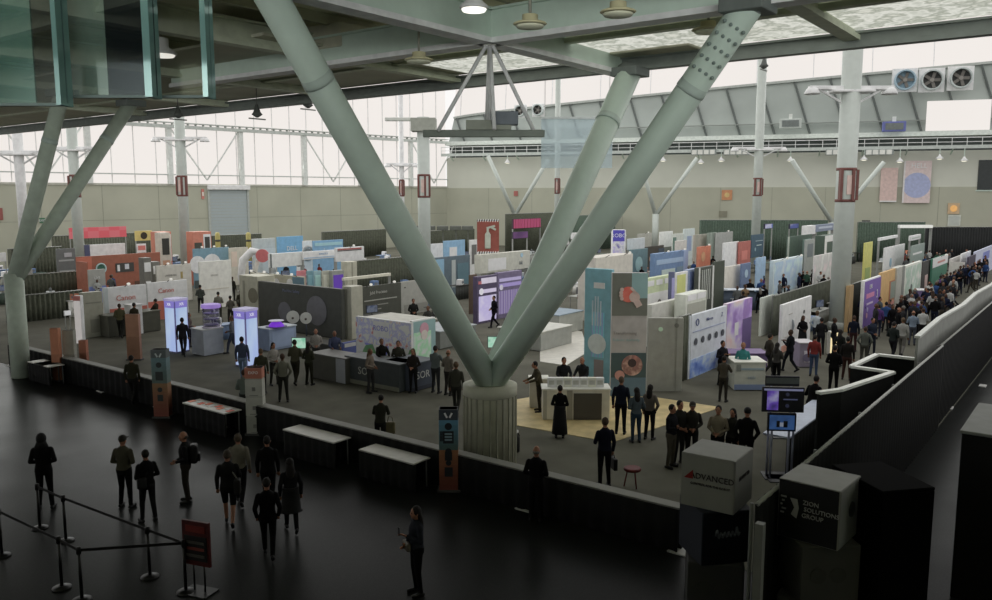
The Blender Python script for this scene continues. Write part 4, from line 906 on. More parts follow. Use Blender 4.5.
for x_ in (.4,1.9): MB().tube([(x_,w_-.3,-K.z),(x_,w_-.3,0)], .04, 6).build('post', M((150,148,136)), root)
counter('curved_counter', 'dark navy counter with white lettering in front of the art booth', 346, 399, 363, 383, 'B', .9, (50,56,58), (66,72,74), [('t','SOR',.38,.55,.42,(132,134,126)),('r',.0,.0,1,.16,(96,96,80))], h=1.1)
counter('curved_counter', 'dark navy counter end with white lettering beside the pedestal column', 412, 435, 364, 393, 'A', 1.3, (50,58,72), (64,72,80), [('t','SOR',.45,.55,.4,(150,152,148)),('r',0,0,1,.14,(40,44,56))], h=1.1)
counter('demo_counter', 'dark stone coloured counter left of the navy lettered counter', 310, 345, 356, 378, 'B', 1., (66,66,58), (84,84,80), [('r',.75,0,1,1,(118,122,130))], h=1.05)
bw_('small royal blue panel left of the art booth', 343, 357, 343, 37, 'A', yb=362, col=(50,66,130), gfx=[('r',.1,.6,.9,.9,(150,150,150))])
# -- teal tower
wn = 31.
tz = 5.0
dT = 30.2
r_, w_, z0_, z1_ = pn('tower_wall', 'tall teal tower side with a white patterned hand and pale heading', 'booth tower', 585, 612, 268, 32.0, 'B', t=.2, col=(86,150,166), gfx=[('r',.35,.83,.75,.88,(190,205,205)),('p',.3,.22,.75,.62,[(96,160,178),(150,180,200),(90,150,170),(130,140,180)],2.2,dict(kind='wave')),('r',.4,.0,.75,.2,(120,110,110)),('c',.5,.34,.09,(170,180,200))]+[('r',.3+.1*k,.5,.35+.1*k,.72+.04*(1 if k in (1,2) else 0),(150,170,196)) for k in range(4)])
hand = [(176,96,84),(206,120,104),(150,74,64)]
r2, w2, z02, z12 = pn('tower_wall', 'tall tower front with a hand photo over grey print and a dark photo below', 'booth tower', 612.5, 648, 273, 29.2, 'F', t=.25, col=(146,140,138), gfx=[('r',0,.66,1,1,(96,98,88)),('r',.55,.8,1,1,(110,150,152)),('r',0,.16,1,.36,(50,72,76)),('r',0,0,1,.16,(66,96,116)),('t','Transforming',.38,.52,.035,(110,106,104)),('t','Robotic dexterity',.42,.465,.03,(96,140,144))])
def hand_art(root, cx, cz, s):
    sk = M((206,150,140)); co = MP([(190,80,70),(214,106,92)], 3.); mb = MB(); mb.disc((cx,-.03,cz), .62*s, .02, 20); mb.build('coral_ball', co, root)
    mb = MB(); mb.disc((cx+.5*s,-.05,cz-.2*s), .42*s, .02, 20); mb.bar((cx+.9*s,-.055,cz-.95*s),(cx+.55*s,-.055,cz-.3*s),.02,.5*s); mb.bar((cx+.6*s,-.06,cz+.1*s),(cx+.2*s,-.06,cz+.55*s),.02,.2*s); mb.build('printed_palm', sk, root)
    for k in range(4): mb = MB(); mb.disc((cx-.5*s-.06*s*(k in (1,2)),-.06,cz+.4*s-.24*s*k), .15*s, .015, 14); mb.build('printed_finger', sk, root)
hand_art(r2, -.05*w2, z12*.83, w2*.36)
MB().disc((.1*w2,-.03,z12*.26), w2*.3, .02).build('printed_knob', MP([(150,104,96),(110,80,76),(170,140,130)], 3.), r2); MB().disc((.1*w2,-.055,z12*.28), w2*.12, .02).build('printed_lens', M((60,44,44)), r2)
MB().disc((-.25*w2,-.05,z12*.18), w2*.14, .02).build('printed_thumb', M((170,110,100)), r2)
# -- pale grey hut, printed walls
bw_('plain warm grey booth wall beside the hand tower', 648.5, 684, 318, 30.0, 'F', t=.2, col=(122,122,112), gfx=[('c',.35,.85,.03,(150,180,150)),('c',.8,.9,.03,(90,90,80)),('r',.8,0,.82,1,(112,112,102))])
drape_px('narrow black drape between the grey booth wall and the icon printed wall', 680, 690, 317, 31.4, 'A')
bw_('white booth wall printed with five dark icons over a blue mountain foot', 690, 727, 316, 32, 'A', t=.15, col=(166,172,188), gfx=[('p',.03,0,.97,.3,[(60,84,150),(110,132,180),(160,172,196),(76,98,160)],.9,dict(stretch=(1,1,1.6))),('r',.08,.72,.95,.735,(120,130,160)),('t','Mikro sys',.5,.87,.07,(70,80,120)),('o',.18,.87,.05,(60,70,120)),('t','Z',.84,.88,.1,(60,70,120))]+[('c',.15+.18*k,.57,.055,(60,64,72)) for k in range(5)])
bw_('pink and violet lit booth wall continuing from the icon printed wall', 727.5, 752, 304, 36.5, 'A', t=.2, col=(176,160,176), gfx=[('p',0,0,1,1,[(196,150,150),(206,196,190),(150,120,180),(96,70,130),(180,150,190)],.55,dict(kind='soft')),('r',.62,0,1,.62,(84,60,120)),('r',.3,.35,.45,.6,(200,180,196))])
bw_('low grey interior wall behind the icon printed wall', 652, 700, 305, 39, 'A', t=.3, col=(160,160,150))
counter('reception_counter', 'white and grey reception counter with a blue lower edge', 735, 766, 362, 391, 'F', 1.1, (150,152,140), (176,176,164), [('r',0,0,1,.2,(90,110,150)),('t','HEBI',.55,.45,.14,(104,124,140)),('r',.05,.74,.95,.82,(110,130,140)),('r',.05,.7,.2,.95,(100,104,96))], h=1.12)
counter('demo_counter', 'purple clothed table behind the reception counter', 728, 768, 349, 372, 'F', 1., (84,60,110), (100,76,122), h=.8)
bw_('narrow pale booth wall right of the violet wall', 762, 774, 298, 42, 'A', col=(160,166,156))
bw_('white booth wall with a small bird print and pink foot by the speakers', 783, 812, 305, 37.5, 'A', t=.15, col=(196,190,184), gfx=[('r',0,0,.45,.14,(200,120,96)),('r',.2,.75,.32,.77,(150,146,140)),('c',.72,.7,.04,(60,60,60)),('r',.1,.3,.4,.32,(176,170,166))])
drape_px('dark olive drape run with a pale top rail behind the speakers', 775, 834, 296, 42, 'A', M((70,74,62), .9, var=.2))
counter('plinth', 'purple grey pedestal box printed with white shapes', 800, 815, 347, 368, 'F', .9, (110,100,120), (150,146,150), [('r',.3,.2,.8,.7,(176,170,186)),('c',.5,.4,.18,(90,80,110))], h=1.1)
pn('lit_pillar', 'glowing warm white square pillar among the speakers', 'pillar sign', 831, 838, 332, 37, 'F', t=.4, col=(240,220,170), gfx=[('r',0,0,1,1,(255,232,180),.95)])
# -- curved navy counter with lettering
P = xy(738, 52); root = thing('curved_wall', 'curved navy counter wall with three white letters', 'counter', (P.x,P.y,0), HD-PI/2)
z1 = at(738, 289, 52).z; mb = MB(); vs = []; fs = []; n = 16
for i in range(n+1):
    q = -1.1+2.2*i/n; x, y = 2.4*math.sin(q), 1.2-1.2*math.cos(q)*1.3
    zz = z1*(1.12-.3*(i/n)); vs += [(x,y-.1,0),(x,y-.1,zz),(x,y+.1,zz),(x,y+.1,0)]
for i in range(n):
    for j in range(4): fs.append((i*4+j, i*4+4+j, i*4+4+(j+1) % 4, i*4+(j+1) % 4))
fs += [(0,1,2,3),(n*4+3,n*4+2,n*4+1,n*4)]
mb.add(vs, fs, 0, True).build('curved_front', M((58,74,94)), root); MB().box(-1.9,-.6,z1*.98,1.7,.5,z1*1.0).build('counter_top', M((150,160,170)), root)
text('TDK', .52, M((150,156,160)), root, (.1,-.52,z1*.45))
# -- aisle row at the right of the stout column
drape_px('black drape bay right of the stout white column', 853, 864, 284, 45.6, 'A', M((40,42,38), .9))
pn('booth_post', 'ochre post at the edge of the black drape bay', 'post', 850, 854, 286, 43.3, 'A', t=.2, col=(140,110,56))
bw_('purple poster wall with white heading, pink bar and a big numeral 3', 864, 881, 281, 44.5, 'A', t=.15, col=(190,186,190), gfx=[('r',.06,0,1,.97,(96,58,150)),('t','LIVE',.4,.83,.13,(214,204,222)),('r',.16,.6,.62,.7,(180,90,140)),('t','3',.78,.62,.26,(224,216,230)),('r',.2,.46,.55,.5,(170,150,200)),('c',.25,.36,.05,(150,140,210)),('c',.22,.24,.06,(200,130,150))])
bw_('orange poster wall with a framed dark square', 881.5, 897, 273, 48, 'A', t=.15, col=(206,138,60), gfx=[('r',.55,.3,.98,.75,(150,84,40)),('r',.62,.34,.98,.72,(112,124,112)),('r',0,0,.08,1,(210,140,70)),('r',.4,.2,1,.28,(186,110,100))])
bw_('grey white panel between the orange poster and the green white wall', 897.5, 905, 268, 51, 'A', t=.4, col=(146,146,136), gfx=[('r',.7,0,1,1,(110,112,106))])
bw_('pale booth wall with grey green swirls', 905.5, 922, 266, 53, 'A', t=.2, col=(178,184,170), gfx=[('p',.05,.2,.95,.95,[(186,192,178),(140,160,146),(190,194,182)],.9),('c',.4,.4,.1,(80,84,80)),('r',.0,.0,.3,.25,(190,140,110))])
bw_('dark panel with a pink and pale strip left of the green wall', 923, 932, 262, 58, 'A', col=(54,52,50), gfx=[('r',.3,.05,.6,.6,(170,140,134))])
bw_('green booth wall with a white red header and dark figures', 933, 948, 259, 60, 'A', t=.15, col=(40,108,84), gfx=[('r',0,.74,1,1,(196,190,180)),('r',.3,.82,.8,.88,(176,110,100)),('c',.6,.4,.1,(50,70,60)),('r',.45,.1,.75,.35,(60,66,60))], lamps=1)
bw_('grey white draped booth wall behind the far crowd', 951, 961, 259, 66, 'A', col=(166,162,156), wing=-1.)
bw_('pale lavender white booth wall next to the grey draped one', 962, 971, 254, 68, 'A', col=(188,184,190))
bw_('wide lavender booth wall with a blue square mark', 975, 1000, 252, 70, 'A', col=(150,156,188), gfx=[('r',.3,.55,.55,.85,(84,96,170))])
bw_('dark purple booth end behind the crowd by the lavender wall', 969, 976, 257, 67, 'A', col=(52,44,64))
pn('light_header', 'long white glowing lamp header in front of the green drape', 'sign', 900, 933, 225, 84, 'F', 228, t=.5, col=(220,222,216), gfx=[('r',0,0,1,1,(235,236,228),.8)])
pn('hanging_sign', 'lime yellow banner stand in front of the dark green drape', 'banner', 865, 873, 243, 66, 'A', t=.1, col=(176,172,50), gfx=[('r',.2,.1,.8,.4,(130,150,70))])
bw_('white product booth with blue machines and a small grey header', 885, 905, 248, 70, 'A', col=(182,190,186), gfx=[('c',.3,.5,.14,(110,150,170)),('r',.5,.2,.9,.6,(196,200,200)),('r',.1,.1,.4,.3,(90,110,120))])
pn('light_rail', 'white lamp bar above the white product booth', 'rail', 880, 898, 238, 72, 'A', 241, t=.2, col=(190,196,190), part='rail_bar')
pn('header_sign', 'small pale header reading faintly beyond the white product booth', 'sign', 911, 921, 236, 78, 'A', 241, t=.2, col=(190,198,192), gfx=[('r',.1,.3,.9,.6,(150,160,150))])
bw_('grey green booth wall with pale shelf lines past the white product booth', 912, 925, 246, 72, 'A', col=(110,126,118), gfx=[('r',.1,.7,.8,.76,(180,186,178)),('r',.1,.4,.8,.45,(160,166,160))])
counter('demo_counter', 'purple clothed exhibit table crowded with white goods in the aisle', 918, 938, 287, 304, 'F', 1., (96,76,130), (180,176,186), h=.95)
# -- far middle, from the slanted arm to the stout column
bw_('white slab topped booth roof behind the teal tower', 596, 633, 258, 47, 'A', t=1.2, col=(168,162,150), gfx=[('r',.5,.4,.54,.6,(140,136,126)),('r',.02,.0,.98,.06,(140,136,124))], lamps=2)
pn('kiosk_tower', 'bright purple and white kiosk tower right of the slanted arm', 'kiosk', 613, 626, 230, 66, 'F', t=1., col=(190,184,200), gfx=[('p',.0,.0,.85,.8,[(84,70,160),(150,140,206),(206,200,216),(70,60,140)],1.1),('r',0,.8,.9,1,(96,88,200),.5),('t','ROBO',.45,.9,.1,(220,220,240))])
bw_('pale blue grey screen wall with a rounded foot beside the purple kiosk', 628, 645, 239, 66, 'A', 250, col=(158,168,172), posts=True)
bw_('teal machine booth beneath the pale blue screen', 630, 648, 250, 64, 'A', col=(76,110,116), gfx=[('c',.5,.6,.2,(120,160,160)),('r',.1,.1,.9,.3,(60,80,84))])
bw_('blue booth wall with pale heading and a white product photo', 655, 688, 254, 60, 'A', t=.4, col=(74,110,152), gfx=[('r',.05,.72,.85,.84,(120,150,186)),('r',.2,.05,.6,.58,(150,168,164)),('c',.35,.3,.12,(110,130,130)),('r',.65,.1,.95,.6,(90,120,140)),('r',.85,.0,1,1,(110,140,190))], lamps=2)
bw_('bright orange red booth panel with a yellow lower half', 698, 711, 247, 64, 'A', col=(200,96,56), gfx=[('r',.1,.05,.9,.45,(176,140,96)),('c',.4,.75,.12,(220,130,80))], lamps=1)
bw_('tall blank white booth panel with a dotted foot', 724, 739, 243, 62, 'A', col=(192,194,198), gfx=[('r',.3,.1,.4,.15,(80,80,80)),('r',.7,.15,.78,.2,(70,70,70))])
bw_('red and maroon booth panel right of the blank white panel', 739.5, 751, 242, 64, 'A', col=(156,72,60), gfx=[('r',.1,.05,.9,.4,(150,130,136)),('r',.2,.6,.7,.8,(180,90,76))])
pn('banner', 'dark teal banner with small white figures by the slender column', 'banner', 752, 764, 235, 66, 'A', 258, t=.1, col=(44,74,92), gfx=[('c',.3,.35,.08,(110,140,150)),('r',.4,.5,.8,.54,(150,170,170)),('r',.3,.7,.9,.73,(130,150,156))])
bw_('light blue strip banner below the dark teal banner', 757, 766, 258, 56, 'A', t=.1, col=(112,148,180), gfx=[('r',.2,.1,.8,.4,(80,110,150))])
bw_('off white booth wall beside the narrow blue wall', 726, 741, 267, 53, 'A', col=(180,174,162), gfx=[('r',.1,.05,.5,.3,(80,100,130)),('c',.7,.3,.1,(120,100,90))])
bw_('narrow deep blue booth wall with a pale emblem', 742, 751, 264, 54, 'A', col=(74,98,136), gfx=[('c',.5,.75,.1,(130,160,190)),('r',.2,.1,.8,.5,(60,76,100))])
bw_('pale sky blue booth wall with scattered grey prints', 774, 803, 261, 57, 'A', t=.3, col=(160,176,188), gfx=[('p',.03,.15,.97,.95,[(166,184,196),(140,160,180),(176,190,196)],.7)], lamps=2)
bw_('pink white cloth covered booth wall right of the sky blue wall', 815, 836, 256, 60, 'A', col=(176,170,168), gfx=[('p',0,0,1,1,[(186,170,172),(160,160,158),(190,184,180)],.8)])
pn('truss_arch', 'white square truss arch before the dark green booths', 'truss', 825, 838, 236, 70, 'A', t=.8, col=(60,78,66), gfx=[('r',0,0,.16,1,(186,190,182)),('r',.84,0,1,1,(186,190,182)),('r',0,.86,1,1,(190,194,186))])
bw_('dark green grey booth wall with pale end posts', 788, 812, 237, 70, 'A', col=(66,88,76), gfx=[('r',.0,0,.06,1,(150,160,150)),('r',.6,.3,.95,.9,(96,126,116))])
bw_('tall grey column booth with a speaker screen', 806, 815, 240, 67, 'A', col=(126,132,130), gfx=[('r',.2,.6,.8,.9,(90,100,106))])
pn('header_sign', 'white block header close to the stout column', 'sign', 808, 817, 226, 80, 'A', 235, t=.6, col=(204,204,202))
pn('header_sign', 'long blue grey header beside the white block header', 'sign', 817, 834, 225, 82, 'A', 232, t=.3, col=(104,116,140), gfx=[('r',.1,.4,.9,.7,(150,160,176))])
pn('wall_screen', 'small blue white screen hung near the slender column', 'screen', 765, 773, 224, 84, 'A', 229, t=.15, col=(40,40,60), gfx=[('p',.05,.08,.95,.92,[(100,90,190),(210,210,230),(80,110,190)],.6,dict(emit=.6))])
pn('wall_screen', 'small blue white screen hung midway to the stout column', 'screen', 790, 799, 224, 86, 'A', 229, t=.15, col=(40,40,60), gfx=[('p',.05,.08,.95,.92,[(210,214,230),(90,100,170),(60,80,130)],.6,dict(emit=.6))])
bw_('grey fabric booth wall left of the taller stone wall', 694, 710, 235, 76, 'A', col=(150,144,134), gfx=[('p',0,0,1,1,[(156,148,138),(130,130,122)],.6)])
bw_('stone grey rounded booth wall before the slender column', 716, 733, 233, 78, 'A', col=(140,142,138), lamps=1)
bw_('green grey trellis booth wall between the two grey walls', 708, 717, 233, 77, 'A', col=(110,124,112), gfx=[('r',.3,0,.36,1,(150,160,150)),('r',.65,0,.7,1,(150,160,150))])
bw_('white slanted roof booth near the V support', 660, 673, 232, 84, 'A', col=(184,184,178), gfx=[('r',.1,.1,.9,.55,(96,100,92))])
bw_('white booth with a green side stripe past the V support', 673, 684, 234, 82, 'A', col=(170,176,168), gfx=[('r',.0,0,.3,.9,(84,116,104)),('r',.5,.2,.9,.6,(110,114,110))])
bw_('pale blue lit booth panel behind the blue heading wall', 684, 695, 229, 84, 'A', col=(168,186,206), gfx=[('r',.3,.4,.7,.8,(120,140,176))])
bw_('grey plain booth wall beyond the purple kiosk', 638, 652, 234, 86, 'A', col=(140,140,130), lamps=1)
bw_('dark bar booth with brass lamps and bottles', 645, 664, 247, 72, 'A', col=(58,54,48), gfx=[('c',.3,.6,.1,(160,120,70)),('c',.5,.5,.09,(170,130,80)),('c',.7,.62,.1,(150,116,70)),('r',.7,.1,1,.9,(50,64,80))])
bw_('white framed booth front with a dark opening past the bar booth', 676, 687, 241, 74, 'A', col=(176,172,166), gfx=[('r',.2,.0,.5,.5,(50,50,60)),('c',.7,.4,.12,(130,126,120))])
pn('hanging_sign', 'white monitor sign left of the red extinguisher like booths', 'sign', 563, 569, 236, 88, 'A', 245, t=.3, col=(200,200,198))
pn('hanging_sign', 'white cube sign between the rising column arms', 'sign', 573, 578, 233, 86, 'A', 239, t=.3, col=(210,210,206))
bw_('white and black goods booth between the rising column arms', 570, 588, 242, 80, 'A', col=(120,120,112), gfx=[('r',.1,.6,.4,.9,(190,190,186)),('r',.5,.3,.8,.6,(190,190,186)),('r',.4,.05,.6,.3,(60,60,56))])
# -- green and lavender booth behind the tower
bw_('white green booth header wall with lit squares behind the hand tower', 646, 672, 279, 43, 'A', t=.3, col=(160,172,128), gfx=[('r',.05,.85,.3,.95,(220,224,206)),('r',.38,.85,.62,.95,(220,224,206)),('r',.7,.85,.95,.95,(220,224,206)),('r',0,.0,1,.72,(190,186,178)),('c',.5,.5,.08,(90,84,80))])
pn('banner', 'curved dark blue and lavender feather banner', 'banner', 669, 675, 272, 44, 'F', t=.15, col=(70,76,110), gfx=[('r',.5,0,1,.9,(130,126,190))])
bw_('lime yellow and white poster wall right of the feather banner', 676, 688, 273, 46, 'A', t=.15, col=(190,196,190), gfx=[('r',.1,.55,.8,.95,(176,188,80)),('r',.0,.0,.6,.5,(150,150,206))])
bw_('blue striped equipment booth beside the black slatted screen', 688, 699, 270, 48, 'A', t=.3, col=(112,130,164), gfx=[('r',.2,.6,.6,.95,(70,90,140)),('c',.5,.35,.12,(200,204,206)),('r',.1,.05,.9,.2,(80,90,100))])
bw_('dark slatted screen framed in pale posts', 699, 714, 268, 48, 'A', t=.3, col=(66,70,62), gfx=[('r',.0,0,.08,1,(180,184,176)),('r',.9,0,1,1,(180,184,176))]+[('r',.2+.12*k,.35,.25+.12*k,.95,(150,154,146)) for k in range(5)])
pn('glass_shelf', 'pale glass shelf unit on top of the low grey interior wall', 'shelf', 686, 707, 295, 40, 'A', t=.6, col=(170,174,160), gfx=[('r',.08,.86,.48,.98,(206,208,194)),('r',.52,.86,.92,.98,(206,208,194)),('r',.08,.3,.92,.8,(140,142,128))])
bw_('dark long drape back wall behind the navy curved counter', 714, 725, 262, 50, 'A', col=(58,66,54))
# -- screens in front of the tall drape
d_ = 20.5
def tv(label, px0, px1, yt, yb, d_, gfx, leg=True):
    P0, P1 = at(px0,yt,d_), at(px1,yt,d_); w_ = (P1-P0).length; z1 = P0.z; z0 = at(px0,yb,d_).z; c = (P0+P1)/2
    root = thing('monitor', label, 'monitor', (c.x,c.y,0), HD-PI/2-.1)
    MB().box(-w_/2,-.03,z0,w_/2,.04,z1,b=.012).build('bezel', M((28,28,34), k=1.), root); gfx_on(root, gfx, w_*.96, z0+.03, z1-.03, -.03)
    for s_ in (-1, 1): MB().tube([(s_*w_*.3,.08,0),(s_*w_*.3,.08,z1-.1)], .03, 8).build('stand_leg', M((120,124,150)), root)
    MB().box(-w_*.4,-.25,0,w_*.4,.35,.04).build('stand_base', M((60,60,64)), root); return root, w_, z0, z1
tv('back of a pale grey monitor standing behind the purple screen', 766, 799, 376, 386, 24.2, [('r',0,.2,1,.9,(58,64,60))])
tv('large dark monitor with a purple and white picture by the tall drape', 763, 804, 387, 412, 20.6, [('p',.1,.05,.38,.95,[(40,40,80),(110,80,190),(190,190,220)],2.2,dict(emit=.45)),('r',.02,.9,.98,.98,(150,154,190),.4),('r',.5,.5,.85,.55,(90,96,130),.35),('c',.6,.75,.08,(60,64,90),.3),('c',.6,.25,.08,(60,64,90),.3)])
root, w_, z0, z1 = tv('lower blue lit screen under the large dark monitor', 768, 796, 413, 431, 20.4, [('p',.05,.05,.95,.95,[(50,90,150),(70,110,170),(40,70,120)],1.4,dict(emit=.35)),('r',.3,.2,.42,.6,(30,32,36)),('r',.55,.2,.7,.6,(30,32,36)),('r',.42,.25,.55,.5,(170,180,200),.35)])
P = gp(806, 414, 1.05); root = thing('display_table', 'long pale edged table running behind the tall drape beside the blue screen', 'table', (P.x,P.y,0), 0)
MB().box(-2.6,-.35,1.0,2.2,.35,1.05,b=.01).build('tabletop', M((150,160,190)), root); drape_mesh(4.7,.02,1.,.02,.3).build('table_skirt', black2, root, (-.2,-.32,0))
for s_ in (-2.4,2.): MB().tube([(s_,.2,0),(s_,.2,1.)], .03, 6).build('leg', M((90,90,90)), root)
# -- white counters round the wooden floor
counter('demo_counter', 'long white counter lined with tablets and small boxes on the wooden floor', 543, 610, 388, 421, 'F', .7, (170,166,150), (196,190,172), [('r',0,.0,.06,1,(140,138,124)),('r',.36,0,.44,1,(120,116,100)),('r',.46,0,.88,.9,(60,56,46))], h=1.08)
counter('demo_counter', 'white side counter turning back toward the teal tower', 530, 548, 374, 409, 'F', .5, (150,146,130), (190,184,168), h=1.08)
for i in range(7):
    P = xy(553+i*8.3, fd(gp(543,421))+.3); root = thing('tablet_box', 'small '+['white','pale','cream'][i % 3]+' box standing on the long white counter', 'box', (P.x,P.y,1.08), HD-PI/2, ['white','pale','cream'][i % 3]+' boxes on the long white counter')
    MB().box(-.13,-.09,0,.13,.09,.3,b=.01).build('carton', M([(206,202,190),(190,188,176),(200,190,164)][i % 3]), root); MB().box(-.09,-.1,.08,.09,-.088,.22).build('box_label', M((150,150,140)), root)
P = gp(516, 452); root = thing('fire_extinguisher', 'small black extinguisher bottle on the floor beside the pedestal column', 'extinguisher', (P.x,P.y,.012))
MB().lathe([(.1,0),(.11,.05),(.11,.42),(.05,.5),(.04,.55)], 14).build('bottle', M((20,20,20), k=1.), root); MB().box(-.06,-.03,.55,.08,.03,.62).build('valve', M((190,190,180)), root); MB().tube([(.05,0,.58),(.15,0,.45),(.13,0,.15)], .018, 6).build('hose', M((20,20,20), k=1.), root)
# -- signs and banners on the walls
def on_wall(name, label, cat, px0, px1, y0, y1, col, gfx=(), left=False, proud=.12):
    f = on_left if left else on_back
    x0, z1 = f(px0, y0); x1, z0 = f(px1, y1); O = (lw if left else bw)((x0+x1)/2, -proud, 0)
    root = thing(name, label, cat, O, LA if left else RA); w_ = x1-x0
    MB().box(-w_/2,0,z0,w_/2,.08,z1).build('board', M(col), root); gfx_on(root, gfx, w_, z0, z1); return root
on_wall('wall_sign', 'orange wall sign with a yellow pictogram beside the slender column', 'sign', 722, 732, 190, 200, (176,110,50), [('c',.5,.5,.25,(206,150,70))])
on_wall('wall_sign', 'small amber sign with a glowing disc above a pale notice', 'sign', 948, 959, 203, 214, (170,140,96), [('c',.5,.5,.3,(236,180,110),.8)])
on_wall('wall_notice', 'pale notice board under the amber disc sign', 'notice', 948, 960, 215, 226, (162,166,156), [('r',.1,.1,.9,.9,(150,156,148))])
on_wall('wall_banner', 'tall pink banner with a rounded top on the concrete wall', 'banner', 881, 896, 168, 202, (206,150,142), [('r',.0,0,1,.04,(196,190,184))], proud=.3)
on_wall('wall_banner', 'pink banner with a blue round mark and white letters', 'banner', 904, 929, 161, 203, (206,160,158), [('c',.5,.42,.3,(130,140,190)),('t','HELL',.55,.88,.16,(225,225,235)),('r',0,0,.06,1,(190,176,176))], proud=.3)
on_wall('wall_sign', 'small red sign by the first V support', 'sign', 514, 518, 191, 196, (150,70,60))
on_wall('wall_sign', 'small green exit sign behind the twin column arms', 'sign', 39, 45, 218, 223, (34,96,62), [('t','EXIT',.5,.5,.6,(190,210,190))], left=True)
on_wall('wall_sign', 'dark red notice at the picture edge on the concrete wall', 'sign', -2, 3, 208, 220, (130,60,50), left=True)
on_wall('wall_sign', 'small red sign left of the roller door', 'sign', 201, 204, 189, 199, (176,90,76), [('r',.2,.3,.8,.7,(200,180,170))], left=True)
on_wall('wall_speaker', 'black box speaker under the back wall beside the stout column', 'speaker', 861, 869, 220, 226, (44,50,46), [('c',.5,.5,.3,(60,66,62))], proud=1.)
on_wall('wall_panel_box', 'brown vent box low on the back wall', 'vent', 719, 727, 211, 217, (110,108,88))
for px, lb in ((216,'yellow safety bollard sleeve before one end of the roller door'),(247,'bright yellow safety bollard before the far end of the roller door')):
    P = xy(px, 80); z = at(px, 229, 80).z; root = thing('bollard', lb, 'bollard', P)
    z *= .92; MB().lathe([(.24,0),(.24,z-.2),(.14,z)], 14).build('sleeve', M((150,138,50)), root); MB().lathe([(.5,0),(.5,.12)], 14).build('base', M((70,70,64)), root); MB().lathe([(.25,z-.9),(.25,z-.7)], 14).build('band', M((60,60,50)), root)
# ================================================================== people
def capsule_mb(mb, p, q, r0, r1, n=10):
    p, q = Vector(p), Vector(q); d = q-p; L_ = d.length or 1e-3; t = d/L_
    pts = [p-t*r0*.98, p-t*r0*.7, p, p+d*.5, q, q+t*r1*.7, q+t*r1*.98]; rs = [r0*.2, r0*.72, r0, (r0+r1)/2, r1, r1*.72, r1*.2]
    mb.tube(pts, rs, n)
ARMS = {
 'down': lambda s: ((s*.232,.03,1.12),(s*.235,-.05,.87)),
 'phone': lambda s: ((s*.245,.0,1.13),(s*.10,-.24,1.24)),
 'front': lambda s: ((s*.25,.04,1.12),(s*.06,-.19,1.02)),
 'cross': lambda s: ((s*.25,-.03,1.13),(-s*.03,-.19,1.14+.04*s)),
 'reach': lambda s: ((s*.24,-.13,1.16),(s*.17,-.37,1.08)),
 'pocket': lambda s: ((s*.29,.08,1.14),(s*.19,-.02,.95)),
 'back': lambda s: ((s*.25,.12,1.14),(s*.22,-.0,.92)),
 'swing': lambda s: ((s*.24,-.1,1.13),(s*.22,-.27,.94)),
}
LEGS = {
 'stand': lambda s: ((s*.10,-.015,.50),(s*.115,.03,.085),0.),
 'easy': lambda s: ((s*.11,-.05 if s > 0 else .0,.50),(s*.14,-.02 if s > 0 else .04,.085),0.),
 'walk': lambda s: ((s*.09,-.17,.52),(s*.085,-.24,.11),0.) if s > 0 else ((s*.09,.02,.49),(s*.08,.30,.17),.5),
}
